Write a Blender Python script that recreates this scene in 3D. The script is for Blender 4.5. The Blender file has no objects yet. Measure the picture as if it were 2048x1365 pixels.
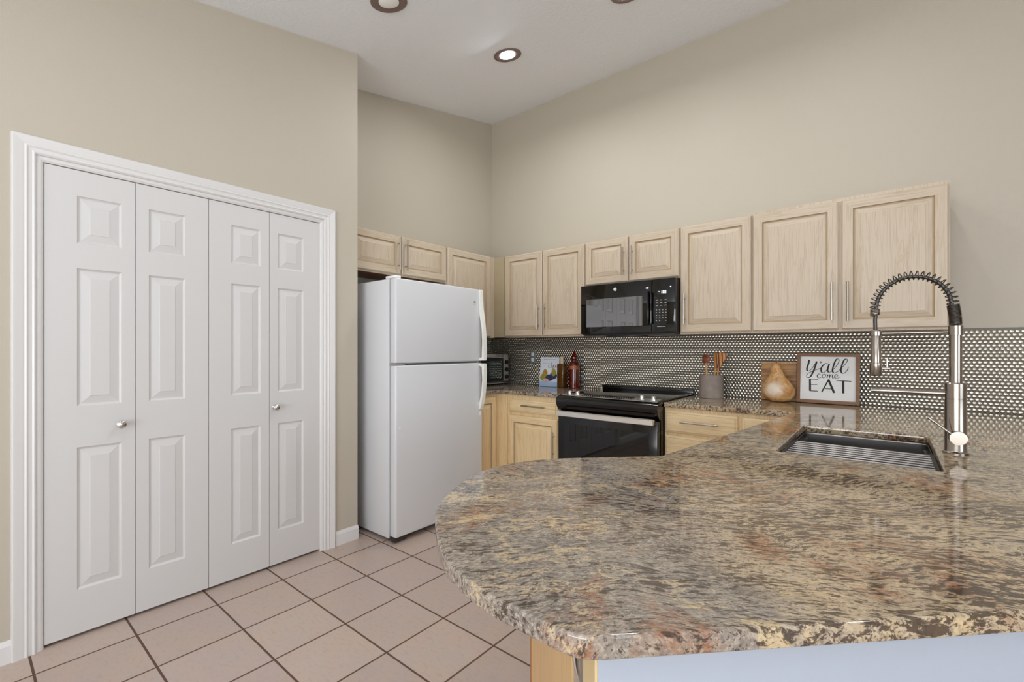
import bpy, bmesh, math, random
from mathutils import Vector, Matrix
PI = math.pi
random.seed(7)
S = bpy.context.scene
COL = S.collection

# ------------------------------------------------------------------ camera
cam = bpy.data.cameras.new('camera'); camo = bpy.data.objects.new('camera', cam); COL.objects.link(camo)
cam.sensor_width = 36; cam.lens = 918.15 / 2048 * 36; cam.shift_y = 14.9 / 2048; cam.clip_start = 0.02
camo.location = (3.1915, -3.5614, 1.2594); camo.rotation_euler = (PI / 2, 0, math.radians(39.41))
S.camera = camo
S.view_settings.view_transform = 'Standard'; S.view_settings.look = 'None'
S.view_settings.gamma = 1; S.view_settings.use_curve_mapping = False
S.view_settings.exposure = -0.42
try:
    S.cycles.use_denoising = True
    S.cycles.max_bounces = 10; S.cycles.diffuse_bounces = 6; S.cycles.glossy_bounces = 5
    S.cycles.caustics_reflective = False; S.cycles.caustics_refractive = False
    S.cycles.sample_clamp_indirect = 6
except Exception: pass

# ------------------------------------------------------------------ world and daylight
W = bpy.data.worlds.new('world'); S.world = W; W.use_nodes = True
bgn = W.node_tree.nodes['Background']; bgn.inputs[0].default_value = (0.72, 0.85, 1, 1); bgn.inputs[1].default_value = 1.6
def area(name, loc, direction, sx, sy, power, col, spread=PI):
    l = bpy.data.lights.new(name, 'AREA'); l.shape = 'RECTANGLE'; l.size = sx; l.size_y = sy
    l.energy = power; l.color = col; l.spread = spread
    o = bpy.data.objects.new(name, l); COL.objects.link(o); o.location = loc
    o.rotation_euler = Vector(direction).to_track_quat('-Z', 'Y').to_euler(); return o
area('daylight_patio_uplight', (3.6, -6.93, 1.12), (-0.12, 1, 1.35), 3.3, 2.1, 240, (0.97, 0.98, 1.0))  # area light in the unseen door opening; upward tilt added to brighten the ceiling
area('daylight_side_uplight', (7.43, -4.4, 1.45), (-1, 0.0, 0.80), 3.0, 1.7, 84, (0.80, 0.90, 1.0))  # daylight of the unseen side window, tilted up as added ceiling fill
CEIL = lambda y: 3.5907 + 0.2014 * max(y, -5.4)
SLOPE = math.atan(0.2014)
def can_light(x, y, power):
    l = bpy.data.lights.new('downlight_beam', 'AREA'); l.shape = 'DISK'; l.size = 0.12; l.energy = power
    l.color = (0.93, 0.97, 1.0); l.spread = math.radians(176)
    o = bpy.data.objects.new('downlight_beam', l); COL.objects.link(o); o.location = (x, y, CEIL(y) - 0.03)
CANS = [(1.055, -1.013, 1), (1.98, -1.0, 1), (1.05, -2.03, 0), (2.95, -1.0, 1), (2.0, -2.05, 1), (2.95, -2.05, 1),
        (1.6, -3.4, 1), (3.2, -4.4, 1), (5.2, -2.2, 1), (5.2, -4.4, 1)]  # cans without a fixture are unseen, added to light the granite
for x, y, on in CANS:
    if on: can_light(x, y, (14.5 if x < 1.5 else 8.5) if y > -1.5 and x < 2.5 else 6)

# ------------------------------------------------------------------ materials
def lin(c):
    if isinstance(c, str): c = [int(c[i:i + 2], 16) / 255 for i in (0, 2, 4)]
    return tuple((v / 12.92 if v <= 0.04045 else ((v + 0.055) / 1.055) ** 2.4) for v in c) + (1.0,)
class NT:
    def __init__(s, name):
        s.m = bpy.data.materials.new(name); s.m.use_nodes = True; s.t = s.m.node_tree
        s.b = s.t.nodes['Principled BSDF']
    def n(s, typ, **kw):
        nd = s.t.nodes.new(typ)
        for k, v in kw.items():
            if k in ('operation', 'blend_type', 'data_type', 'noise_dimensions', 'feature', 'distance', 'wave_type', 'bands_direction', 'offset', 'squash', 'invert', 'interpolation_type', 'noise_type', 'normalize'): setattr(nd, k, v)
            else:
                key = k.replace('_', ' ').title() if isinstance(k, str) else k
                nd.inputs[key].default_value = v
        return nd
    def l(s, a, b): s.t.links.new(a, b)
    def coord(s): return s.n('ShaderNodeTexCoord').outputs['Object']
    def mapping(s, src, scale=(1, 1, 1), rot=(0, 0, 0), loc=(0, 0, 0)):
        m = s.n('ShaderNodeMapping'); m.inputs['Scale'].default_value = scale; m.inputs['Rotation'].default_value = rot; m.inputs['Location'].default_value = loc
        s.l(src, m.inputs['Vector']); return m.outputs[0]
    def noise(s, vec, scale, detail=4, rough=0.5, dist=0.0):
        n = s.n('ShaderNodeTexNoise'); n.inputs['Scale'].default_value = scale; n.inputs['Detail'].default_value = detail
        n.inputs['Roughness'].default_value = rough; n.inputs['Distortion'].default_value = dist
        s.l(vec, n.inputs['Vector']); return n
    def ramp(s, fac, stops, interp='LINEAR'):
        r = s.n('ShaderNodeValToRGB'); e = r.color_ramp; e.interpolation = interp
        while len(e.elements) < len(stops): e.elements.new(0.5)
        for el, (p, c) in zip(e.elements, stops):
            el.position = p; el.color = c if len(c) == 4 else tuple(c) + (1,)
        s.l(fac, r.inputs[0]); return r.outputs[0]
    def mix(s, fac, a, b, mode='MIX'):
        m = s.n('ShaderNodeMix'); m.data_type = 'RGBA'; m.blend_type = mode
        if isinstance(fac, (int, float)): m.inputs[0].default_value = fac
        else: s.l(fac, m.inputs[0])
        for v, i in ((a, 6), (b, 7)):
            if isinstance(v, tuple): m.inputs[i].default_value = v
            else: s.l(v, m.inputs[i])
        return m.outputs[2]
    def bump(s, h, strength=0.2, dist=0.002):
        b = s.n('ShaderNodeBump'); b.inputs['Strength'].default_value = strength; b.inputs['Distance'].default_value = dist
        s.l(h, b.inputs['Height']); s.l(b.outputs[0], s.b.inputs['Normal'])
    def set(s, **kw):
        for k, v in kw.items():
            k = {'col': 'Base Color', 'rough': 'Roughness', 'metal': 'Metallic', 'ior': 'IOR', 'coat': 'Coat Weight', 'trans': 'Transmission Weight', 'spec': 'Specular IOR Level', 'coatr': 'Coat Roughness', 'alpha': 'Alpha'}[k]
            if isinstance(v, (int, float, tuple)): s.b.inputs[k].default_value = v
            else: s.l(v, s.b.inputs[k])
        return s.m
W0, W1 = (0, 0, 0, 1), (1, 1, 1, 1)
def simple(name, col, rough=0.5, metal=0.0, var=0.04, vs=8, **kw):
    t = NT(name); c = lin(col); co = t.coord()
    n = t.noise(co, vs, 3)
    dk = tuple(v * (1 - var) for v in c[:3]) + (1,); lt = tuple(min(1, v * (1 + var)) for v in c[:3]) + (1,)
    return t.set(col=t.ramp(n.outputs[0], [(0.3, dk), (0.7, lt)]), rough=rough, metal=metal, **kw)
def paint(name, col, rough, bs, bd, strength):
    t = NT(name); co = t.coord(); c = lin(col)
    n = t.noise(co, bs, 3, 0.55); n2 = t.noise(co, 1.1, 2)
    t.bump(n.outputs[0], strength, bd)
    return t.set(col=t.ramp(n2.outputs[0], [(0.3, tuple(v * 0.98 for v in c[:3]) + (1,)), (0.7, c)]), rough=rough)
M = {}
M['wall'] = paint('wall_paint', 'bbb2a2', 0.55, 140, 0.0015, 0.35)
M['ceiling'] = paint('ceiling_paint', 'f1f4fa', 0.8, 38, 0.004, 0.55)
M['trim'] = paint('trim_paint', 'dcdad8', 0.35, 60, 0.0006, 0.1)
M['door'] = paint('door_paint', 'd0cecc', 0.4, 90, 0.0005, 0.12)
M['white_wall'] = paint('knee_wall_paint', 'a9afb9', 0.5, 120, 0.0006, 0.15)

def wood(name, light, dark, pore, axis='z', rough=0.38, amt=1.0):
    t = NT(name); co = t.coord()
    a, b = 0.7, 11.0
    sc = {'z': (b, b, a), 'x': (a, a, b)}[axis]
    v = t.mapping(co, sc)
    n1 = t.noise(v, 1.6, 5, 0.55, 1.3)
    bands = t.n('ShaderNodeMath', operation='MULTIPLY'); bands.inputs[1].default_value = 9.0; t.l(n1.outputs[0], bands.inputs[0])
    fr = t.n('ShaderNodeMath', operation='PINGPONG'); fr.inputs[1].default_value = 1.0; t.l(bands.outputs[0], fr.inputs[0])
    sc2 = {'z': (150, 150, 5), 'x': (5, 5, 150)}[axis]
    n2 = t.noise(t.mapping(co, sc2), 1.0, 3, 0.6)
    n3 = t.noise(co, 1.7, 2)
    base = t.ramp(fr.outputs[0], [(0.0, lin(dark)), (0.28, lin(light)), (1.0, lin(light))])
    base = t.mix(0.55 * amt, lin(light), base)
    pf = t.ramp(n2.outputs[0], [(0.36, W1), (0.5, W0)])
    pm = t.n('ShaderNodeMath', operation='MULTIPLY'); pm.inputs[1].default_value = 0.42 * amt; t.l(pf, pm.inputs[0])
    c = t.mix(pm.outputs[0], base, lin(pore))
    c = t.mix(t.ramp(n3.outputs[0], [(0.35, (0, 0, 0, 1)), (0.7, (0.3, 0.3, 0.3, 1))]), c, lin(dark))
    t.bump(n2.outputs[0], 0.12, 0.0006)
    return t.set(col=c, rough=rough)
M['oak'] = wood('pickled_oak', 'c6b6a1', 'b19d82', 'a19077')
M['oak_h'] = wood('pickled_oak_rail', 'c6b6a1', 'b19d82', 'a19077', 'x')
M['honey'] = wood('honey_oak', 'e6cea3', 'cfab76', 'c2a070')  # lighter, yellower tone than the wall-cabinet oak
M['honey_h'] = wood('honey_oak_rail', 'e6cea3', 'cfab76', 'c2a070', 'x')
M['groove'] = simple('oak_groove_tone', 'a68f70', 0.5, vs=30)  # darker tone on the panel grooves of doors and drawers
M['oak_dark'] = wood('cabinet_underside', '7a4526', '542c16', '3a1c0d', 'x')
M['end_wood'] = wood('end_panel_oak', 'd3b07c', 'bd9560', 'b18c5c')
M['end_edge'] = simple('oak_edge_band', '9c5c1c', 0.45)

# granite
def granite():
    t = NT('granite'); co = t.coord()
    r = t.mapping(co, (1, 1, 1), (0, 0, math.radians(-36)))
    w = t.noise(r, 1.5, 3)
    sub = t.n('ShaderNodeVectorMath', operation='SUBTRACT'); t.l(w.outputs['Color'], sub.inputs[0]); sub.inputs[1].default_value = (0.5, 0.5, 0.5)
    sc = t.n('ShaderNodeVectorMath', operation='SCALE'); sc.inputs['Scale'].default_value = 0.34; t.l(sub.outputs[0], sc.inputs[0])
    ad = t.n('ShaderNodeVectorMath', operation='ADD'); t.l(r, ad.inputs[0]); t.l(sc.outputs[0], ad.inputs[1])
    v = ad.outputs[0]
    g = lambda x: (x, x, x, 1)
    big = t.noise(t.mapping(v, (1.5, 4.5, 3)), 2.4, 7, 0.66, 0.2)
    # the slab drifts from grey mottled stone to creamier, strongly flecked stone along its length
    sp = t.n('ShaderNodeSeparateXYZ'); t.l(t.mapping(co, (1, 1, 1), (0, 0, math.radians(-39))), sp.inputs[0])
    nz = t.noise(co, 2.2, 5, 0.6)
    ms = t.n('ShaderNodeMath', operation='MULTIPLY_ADD'); t.l(nz.outputs[0], ms.inputs[0]); ms.inputs[1].default_value = 0.7; t.l(sp.outputs[0], ms.inputs[2])
    mask = t.ramp(ms.outputs[0], [(0.88, W0), (1.0, W1)])
    g1 = t.noise(t.mapping(v, (85, 190, 150)), 1.0, 5, 0.72)
    g4 = t.noise(t.mapping(v, (95, 180, 150), loc=(3, 1, 0)), 1.0, 5, 0.72)
    baseL = t.ramp(big.outputs[0], [(0.32, lin('625c56')), (0.44, lin('7d736a')), (0.52, lin('94887b')), (0.60, lin('887c70')), (0.70, lin('a99881'))])
    cL = t.mix(t.ramp(g1.outputs[0], [(0.47, W0), (0.62, g(0.75))]), baseL, lin('bdb09d'))
    baseR = t.ramp(big.outputs[0], [(0.32, lin('93826b')), (0.45, lin('b29c7d')), (0.58, lin('b8a386')), (0.70, lin('a8967d'))])
    cR = t.mix(t.ramp(g1.outputs[0], [(0.47, W0), (0.62, g(0.5))]), baseR, lin('cabca3'))
    c = t.mix(mask, cL, cR)
    c = t.mix(t.ramp(g4.outputs[0], [(0.50, W0), (0.63, g(0.6))]), c, lin('5f5a57'))
    rv = t.mapping(v, (3.2, 2.0, 2), (0, 0, math.radians(-25)), loc=(5.3, 2.1, 0))
    ru = t.noise(rv, 1.55, 7, 0.68)
    ruf = t.mix(t.ramp(g1.outputs[0], [(0.44, g(0.0)), (0.62, g(0.55))]), t.ramp(ru.outputs[0], [(0.53, W0), (0.63, g(0.85))]), W0)
    c = t.mix(ruf, c, lin('94592f'))
    cream = t.mix(t.ramp(g4.outputs[0], [(0.45, W0), (0.65, g(0.7))]), lin('ccb48a'), lin('a08f78'))
    ve = t.noise(t.mapping(v, (3.4, 7.5, 5), (0, 0, math.radians(-12)), loc=(1.7, 8, 0)), 1.9, 7, 0.7, 0.3)
    c = t.mix(t.ramp(ve.outputs[0], [(0.575, W0), (0.62, g(0.85))]), c, cream)
    v2 = t.noise(t.mapping(v, (2.4, 3.2, 3), (0, 0, math.radians(-30)), loc=(4.4, 3, 0)), 1.3, 8, 0.62, 0.2)
    c = t.mix(t.ramp(v2.outputs[0], [(0.490, W0), (0.500, g(0.8)), (0.503, g(0.8)), (0.514, W0)]), c, cream)
    # dark flecks along the flow, denser in clouds
    f1 = t.noise(t.mapping(v, (34, 125, 90)), 1.0, 6, 0.7, 0.35)
    dens = t.noise(t.mapping(v, (2.0, 5, 3), loc=(9, 4, 2)), 2.0, 5, 0.65)
    sm = t.n('ShaderNodeMath', operation='MULTIPLY_ADD'); t.l(dens.outputs[0], sm.inputs[0]); sm.inputs[1].default_value = 0.36; t.l(f1.outputs[0], sm.inputs[2])
    s2 = t.n('ShaderNodeMath', operation='MULTIPLY_ADD'); t.l(mask, s2.inputs[0]); s2.inputs[1].default_value = 0.03; t.l(sm.outputs[0], s2.inputs[2])
    c = t.mix(t.ramp(s2.outputs[0], [(0.712, W0), (0.76, g(0.88))]), c, lin('382a21'))
    f2 = t.noise(t.mapping(v, (130, 220, 200)), 1.0, 4, 0.65)
    c = t.mix(t.ramp(f2.outputs[0], [(0.57, W0), (0.63, g(0.75))]), c, lin('40362f'))
    return t.set(col=c, rough=0.07, ior=1.62)
M['granite'] = granite()

def floor_mat():
    t = NT('floor_tile'); co = t.coord()
    v = t.mapping(co, (1, 1, 1), loc=(-0.6475 + 3.14, 3.0505 + 6.272, 0))
    br = t.n('ShaderNodeTexBrick'); br.offset = 0.0; br.squash = 1.0
    br.inputs['Scale'].default_value = 1.0; br.inputs['Mortar Size'].default_value = 0.0044; br.inputs['Mortar Smooth'].default_value = 0.1
    br.inputs['Brick Width'].default_value = 0.3136; br.inputs['Row Height'].default_value = 0.3136; br.inputs['Bias'].default_value = 0
    br.inputs['Color1'].default_value = lin('bcab9f'); br.inputs['Color2'].default_value = lin('ad9d93'); br.inputs['Mortar'].default_value = lin('5e4738')
    t.l(v, br.inputs['Vector'])
    n1 = t.noise(co, 9, 5, 0.6); n2 = t.noise(t.mapping(co, (1, 2.2, 1)), 30, 4, 0.6)
    n3 = t.noise(co, 3.0, 3)
    body = t.mix(t.ramp(n1.outputs[0], [(0.35, W0), (0.7, (0.5, 0.5, 0.5, 1))]), br.outputs['Color'], lin('c3a592'))
    body = t.mix(t.ramp(n2.outputs[0], [(0.5, W0), (0.75, (0.45, 0.45, 0.45, 1))]), body, lin('9a897c'))
    body = t.mix(t.ramp(n3.outputs[0], [(0.45, W0), (0.8, (0.5, 0.5, 0.5, 1))]), body, lin('afa19f'))
    c = t.mix(br.outputs['Fac'], body, lin('5a4334'))
    rr = t.ramp(br.outputs['Fac'], [(0, (0.36, 0.36, 0.36, 1)), (1, (0.85, 0.85, 0.85, 1))])
    hh = t.n('ShaderNodeMath', operation='MULTIPLY_ADD'); t.l(br.outputs['Fac'], hh.inputs[0]); hh.inputs[1].default_value = -1.0
    n5 = t.noise(co, 24, 4); m5 = t.n('ShaderNodeMath', operation='MULTIPLY'); m5.inputs[1].default_value = 0.35; t.l(n5.outputs[0], m5.inputs[0]); t.l(m5.outputs[0], hh.inputs[2])
    t.bump(hh.outputs[0], 0.35, 0.003)
    return t.set(col=c, rough=rr)
M['filler'] = simple('filler_paint', 'ab9c7e', 0.5)
M['floor'] = floor_mat()
M['reflector'] = paint('reflector', 'e2ddd5', 0.95, 260, 0.004, 0.6)

def steel(name, col, rough, axis=None, var=0.08, bump=0.05):
    t = NT(name); co = t.coord()
    sc = {'x': (3, 300, 300), 'y': (300, 3, 300), 'z': (300, 300, 3), None: (60, 60, 60)}[axis]
    n = t.noise(t.mapping(co, sc), 1.0, 3, 0.6); c = lin(col)
    t.bump(n.outputs[0], bump, 0.0002)
    return t.set(col=t.ramp(n.outputs[0], [(0.3, tuple(v * (1 - var) for v in c[:3]) + (1,)), (0.7, c)]), rough=rough, metal=1.0)
M['tile_steel'] = steel('steel_penny_tile', 'd3ccbd', 0.20)
M['grout'] = simple('tile_grout', '7c786e', 0.8)
M['brushed'] = steel('brushed_nickel', 'a1978d', 0.2, None, 0.03, 0.0)
M['spring'] = steel('dark_nickel_spring', '5a534d', 0.28)
M['pull'] = steel('satin_nickel_pull', 'b9b0a4', 0.3)
M['chrome'] = steel('chrome', 'dedcda', 0.12)
M['sink'] = steel('sink_steel', '8d8a88', 0.3, 'y')
M['rack'] = steel('rack_steel', '9c9794', 0.32, 'x')
M['handle_steel'] = steel('oven_handle_steel', 'e8e4de', 0.33, 'x')
M['fridge'] = paint('fridge_enamel', 'd6d7d9', 0.28, 160, 0.0003, 0.1)
M['fridge_trim'] = simple('fridge_trim', 'f0efe8', 0.35)
M['gasket'] = simple('gasket_grey', '9a9a98', 0.6)
M['black_gloss'] = simple('black_enamel', '0b0a0a', 0.12)
M['black_glass'] = simple('black_glass', '070606', 0.03, ior=1.55)
M['black_matte'] = simple('black_plastic', '121213', 0.45)
M['cooktop'] = simple('cooktop_glass', '090808', 0.03, ior=2.6)
M['mw_window'] = simple('microwave_window', '171616', 0.02, ior=2.7)
M['dark_grey'] = simple('dark_grey_metal', '4a4846', 0.35, 0.6)
M['bronze'] = simple('bronze_ring', '7c6862', 0.4, 0.2)
M['white_plastic'] = simple('white_plastic', 'f2f1ee', 0.4)
M['grey_plate'] = simple('outlet_plate', '8f9698', 0.4, 0.4)
M['sign_white'] = simple('sign_board_white', 'eeedea', 0.6)
M['ink'] = simple('ink_black', '1b1a1a', 0.6)
M['frame_wood'] = wood('sign_frame_wood', '85592c', '6a4119', '543313', 'x')
M['concrete'] = simple('concrete', '8f837a', 0.85, var=0.12, vs=22)
M['red_wood'] = wood('red_wood', '7d3312', '5a1f0a', '431506', 'z')
M['pale_wood'] = wood('pale_wood', 'cf9d62', 'a06a35', '8a5a2a', 'z')
def zebra():
    t = NT('striped_wood'); co = t.coord()
    w = t.n('ShaderNodeTexWave'); w.wave_type = 'BANDS'; w.bands_direction = 'X'
    w.inputs['Scale'].default_value = 14; w.inputs['Distortion'].default_value = 2.5; w.inputs['Detail'].default_value = 2; w.inputs['Detail Scale'].default_value = 0.8
    t.l(t.mapping(co, (1, 1, 0.3), (0, 0.25, 0)), w.inputs['Vector'])
    return t.set(col=t.ramp(w.outputs['Fac'], [(0.3, lin('6b3413')), (0.45, lin('d79a4e')), (0.8, lin('c08040'))]), rough=0.45)
M['zebra'] = zebra()
def board_mat():
    t = NT('board_wood'); co = t.coord()
    n = t.noise(t.mapping(co, (2, 2, 18)), 2.2, 5, 0.6, 0.6)
    c = t.ramp(n.outputs[0], [(0.3, lin('6e4219')), (0.45, lin('a06c33')), (0.6, lin('c29556')), (0.75, lin('8a5824'))])
    return t.set(col=c, rough=0.4)
M['board'] = board_mat()
def pear_mat():
    t = NT('carved_pear'); co = t.coord()
    n = t.noise(co, 20, 6, 0.65, 0.8)
    c = t.ramp(n.outputs[0], [(0.30, lin('8a5322')), (0.42, lin('bd8448')), (0.55, lin('cfa36c')), (0.7, lin('dcbd92'))])
    d = t.n('ShaderNodeVectorMath', operation='DISTANCE'); d.inputs[1].default_value = (-.02, -.06, .085)
    w2 = t.noise(co, 14, 4); jj = t.n('ShaderNodeMath', operation='MULTIPLY_ADD'); jj.inputs[1].default_value = .09
    t.l(co, d.inputs[0]); t.l(w2.outputs[0], jj.inputs[0]); t.l(d.outputs['Value'], jj.inputs[2])
    c = t.mix(t.ramp(jj.outputs[0], [(0.072, (0.75, 0.75, 0.75, 1)), (0.112, W0)]), c, lin('e9ddcc'))  # pale belly patch: gloss highlight and pale paint mixed into the colour
    return t.set(col=c, rough=0.35)
M['pear'] = pear_mat()
M['cover'] = simple('book_cover', 'e3e6ee', 0.4)
M['pages'] = simple('book_pages', 'ece8dc', 0.8)
M['cover_blue'] = simple('cover_blue', 'a9c3e2', 0.4)
M['grey_ink'] = simple('grey_ink', '8b8f9c', 0.6)
M['olive'] = simple('pear_olive', '9a9440', 0.5, var=0.25, vs=60)
M['ochre'] = simple('pear_ochre', 'b08a3a', 0.5, var=0.25, vs=60)
M['navy'] = simple('fruit_navy', '343a5c', 0.5, var=0.3, vs=60)
M['pink'] = simple('fruit_pink', 'd9a9a6', 0.5, var=0.2, vs=60)
def glass(name, col, rough=0.05):
    t = NT(name); n = t.noise(t.coord(), 40, 3); c = lin(col)
    return t.set(col=t.ramp(n.outputs[0], [(0.3, tuple(v * .9 for v in c[:3]) + (1,)), (0.7, c)]), rough=rough, trans=0.75, ior=1.45)
M['amber'] = glass('amber_glass', 'a06a2c'); M['liquid'] = simple('dark_vinegar', '4d3440', 0.2)
M['red_glass'] = simple('red_lacquer_glass', '5c130b', 0.12, var=0.45, vs=35)
M['red_label'] = simple('orange_label', '9a5a2c', 0.4, var=0.3, vs=40)
M['cork'] = simple('cork', 'c9b79b', 0.8)
M['cast'] = simple('toaster_case', 'a9a398', 0.35, 0.5)
M['toaster_glass'] = simple('toaster_glass', '24302e', 0.05, ior=1.8)
def emit(name, col, st):
    t = NT(name); t.b.inputs['Base Color'].default_value = lin(col); t.b.inputs['Emission Color'].default_value = lin(col); t.b.inputs['Emission Strength'].default_value = st; return t.m
M['lamp'] = emit('lamp_lens', 'f0f8ff', 22); M['led'] = emit('display_led', 'ffffff', 1.3)
M['baffle'] = simple('lamp_baffle', 'f3f3f1', 0.5)
M['key'] = simple('key_print', 'a5a09a', 0.5)
M['jamb'] = M['trim']
M['strip'] = simple('grey_end_strip', 'a89c8e', 0.5)
M['tan_strip'] = simple('tan_end_strip', 'd0b98c', 0.6)
M['glasspane'] = glass('window_glass', 'ffffff', 0.0); M['glasspane'].node_tree.nodes['Principled BSDF'].inputs['Transmission Weight'].default_value = 1.0
M['closet_shade'] = simple('closet_dark', '2a2826', 0.8)  # near-black walls: the closet's darkness is put into the colour

# ------------------------------------------------------------------ mesh helpers
class B:
    def __init__(s): s.bm = bmesh.new()
    def _m(s, faces, mi):
        for f in faces: f.material_index = mi
    def box(s, x0, x1, y0, y1, z0, z1, bev=0.0, mi=0, seg=2, only=None):
        bm = s.bm
        vs = [bm.verts.new((x, y, z)) for x in (x0, x1) for y in (y0, y1) for z in (z0, z1)]
        q = [(0, 1, 3, 2), (4, 6, 7, 5), (0, 4, 5, 1), (2, 3, 7, 6), (0, 2, 6, 4), (1, 5, 7, 3)]
        fs = [bm.faces.new([vs[i] for i in a]) for a in q]; s._m(fs, mi)
        if bev > 0:
            ed = {e for f in fs for e in f.edges}
            if only: ed = {e for e in ed if only(e.verts[0].co, e.verts[1].co)}
            r = bmesh.ops.bevel(bm, geom=list(ed), offset=bev, segments=seg, profile=0.5, affect='EDGES', clamp_overlap=True)
            s._m(r['faces'], mi)
        return s
    def ring(s, c, u, v, r, seg):
        return [s.bm.verts.new(c + (u * math.cos(2 * PI * k / seg) + v * math.sin(2 * PI * k / seg)) * r) for k in range(seg)]
    def loft(s, rings, mi=0, cap=True, closed=False):
        fs = []
        n = len(rings[0]); R = list(rings) + ([rings[0]] if closed else [])
        for a, b in zip(R, R[1:]):
            for k in range(n): fs.append(s.bm.faces.new((a[k], a[(k + 1) % n], b[(k + 1) % n], b[k])))
        if cap and not closed:
            fs.append(s.bm.faces.new(rings[0][::-1])); fs.append(s.bm.faces.new(rings[-1]))
        s._m(fs, mi); return fs
    def cyl(s, p0, p1, r0, r1=None, seg=20, mi=0):
        p0, p1 = Vector(p0), Vector(p1); r1 = r0 if r1 is None else r1
        d = (p1 - p0).normalized(); u = d.orthogonal().normalized(); v = d.cross(u)
        s.loft([s.ring(p0, u, v, r0, seg), s.ring(p1, u, v, r1, seg)], mi); return s
    def tube(s, pts, r, seg=10, mi=0):
        pts = [Vector(p) for p in pts]; rr = r if isinstance(r, (list, tuple)) else [r] * len(pts)
        d = (pts[1] - pts[0]).normalized(); u = d.orthogonal().normalized(); rings = []
        for i, p in enumerate(pts):
            a = pts[max(0, i - 1)]; b = pts[min(len(pts) - 1, i + 1)]; d = (b - a).normalized()
            u = (u - d * u.dot(d)).normalized(); v = d.cross(u)
            rings.append(s.ring(p, u, v, rr[i], seg))
        s.loft(rings, mi); return s
    def lathe(s, prof, c=(0, 0, 0), seg=32, mi=0, ax='z', sc=(1, 1)):
        c = Vector(c); A = {'z': (Vector((1, 0, 0)), Vector((0, 1, 0)), Vector((0, 0, 1))), 'y-': (Vector((1, 0, 0)), Vector((0, 0, 1)), Vector((0, -1, 0))),
             'x': (Vector((0, 1, 0)), Vector((0, 0, 1)), Vector((1, 0, 0)))}[ax] if isinstance(ax, str) else ax
        rings = []
        for r, z in prof:
            rings.append([s.bm.verts.new(c + A[0] * (max(r, 1e-5) * sc[0] * math.cos(2 * PI * k / seg)) + A[1] * (max(r, 1e-5) * sc[1] * math.sin(2 * PI * k / seg)) + A[2] * z) for k in range(seg)])
        s.loft(rings, mi); return s
    def prism(s, poly, z0, z1, mi=0, bev=0):
        a = [s.bm.verts.new((x, y, z0)) for x, y in poly]; b = [s.bm.verts.new((x, y, z1)) for x, y in poly]
        s.loft([a, b], mi); return s
    def extr(s, poly, O, U, V, N, d, mi=0):
        """polygon (u,v) in plane U,V at O, extruded d along N"""
        O, U, V, N = map(Vector, (O, U, V, N))
        a = [s.bm.verts.new(O + U * p[0] + V * p[1]) for p in poly]; b = [s.bm.verts.new(O + U * p[0] + V * p[1] + N * d) for p in poly]
        s.loft([a, b], mi); return s
    def nested(s, O, U, V, N, w, h, loops, mv=0, mh=0, close=True, groove=None):
        """nested rectangles (inset, height) -> moulded panel; groove = set of strip indices using material 2"""
        O, U, V, N = map(Vector, (O, U, V, N)); prev = None; fs = []
        for i, (ins, ht) in enumerate(loops):
            cs = [(ins, ins), (w - ins, ins), (w - ins, h - ins), (ins, h - ins)]
            vs = [s.bm.verts.new(O + U * a + V * b + N * ht) for a, b in cs]
            if prev:
                for k in range(4):
                    f = s.bm.faces.new((prev[k], prev[(k + 1) % 4], vs[(k + 1) % 4], vs[k]))
                    f.material_index = 2 if (groove and i in groove) else (mh if k in (0, 2) else mv)
            prev = vs
        f = s.bm.faces.new(prev); f.material_index = mv
        return s
    def build(s, name, mats, parent=None, local=False, smooth=35, link=True):
        bm = s.bm; bmesh.ops.recalc_face_normals(bm, faces=bm.faces)
        me = bpy.data.meshes.new(name); bm.to_mesh(me); bm.free()
        for m in (mats if isinstance(mats, (list, tuple)) else [mats]): me.materials.append(M[m])
        o = bpy.data.objects.new(name, me); COL.objects.link(o)
        if parent is not None:
            o.parent = parent
            if not local:
                r = parent
                while r.parent: r = r.parent
                me.transform(r.matrix_basis.inverted())
        if smooth:
            for p in me.polygons: p.use_smooth = True
            try: me.set_sharp_from_angle(angle=math.radians(smooth))
            except Exception: pass
        return o
def thing(name, label, cat, loc, rotz=0, group=None):
    o = bpy.data.objects.new(name, None); COL.objects.link(o); o.empty_display_size = 0.1
    o.matrix_basis = Matrix.Translation(loc) @ Matrix.Rotation(rotz, 4, 'Z')
    o['label'] = label; o['category'] = cat
    if group: o['group'] = group
    return o
def tag(o, label, cat, group=None):
    o['label'] = label; o['category'] = cat
    if group: o['group'] = group
    return o
def struct(o, label=None):
    o['kind'] = 'structure'
    if label: o['label'] = label
    return o

# ------------------------------------------------------------------ room shell
X0, XR, YF = 0.463, 7.5, -7.0
b = B().box(-0.5, XR + 0.12, -4.75, 0.12, -0.06, 0.0)
struct(b.build('floor', 'floor', smooth=0), 'beige ceramic floor tiles with dark brown grout lines')
b = B().box(-0.5, XR + 0.12, YF - 0.12, -4.751, -0.06, 0.004)
struct(b.build('floor_reflector', 'reflector', smooth=0), 'pale carpet floor added unseen behind the camera to bounce light at the ceiling')  # pale floor section added out of view to bounce light onto the ceiling
b = B().extr([(0.12, 3.6149), (-5.4, 2.5031), (-7.12, 2.5031), (-7.12, 2.63), (-5.4, 2.63), (0.12, 3.74)], (-0.5, 0, 0), (0, 1, 0), (0, 0, 1), (1, 0, 0), XR + 0.62)
struct(b.build('ceiling', 'ceiling', smooth=0), 'white textured vaulted ceiling')
b = B().box(-0.12, XR + 0.12, 0.0, 0.12, 0, 3.66)
struct(b.build('wall_back', 'wall', smooth=0), 'beige painted wall behind the range and wall cabinets')
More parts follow.
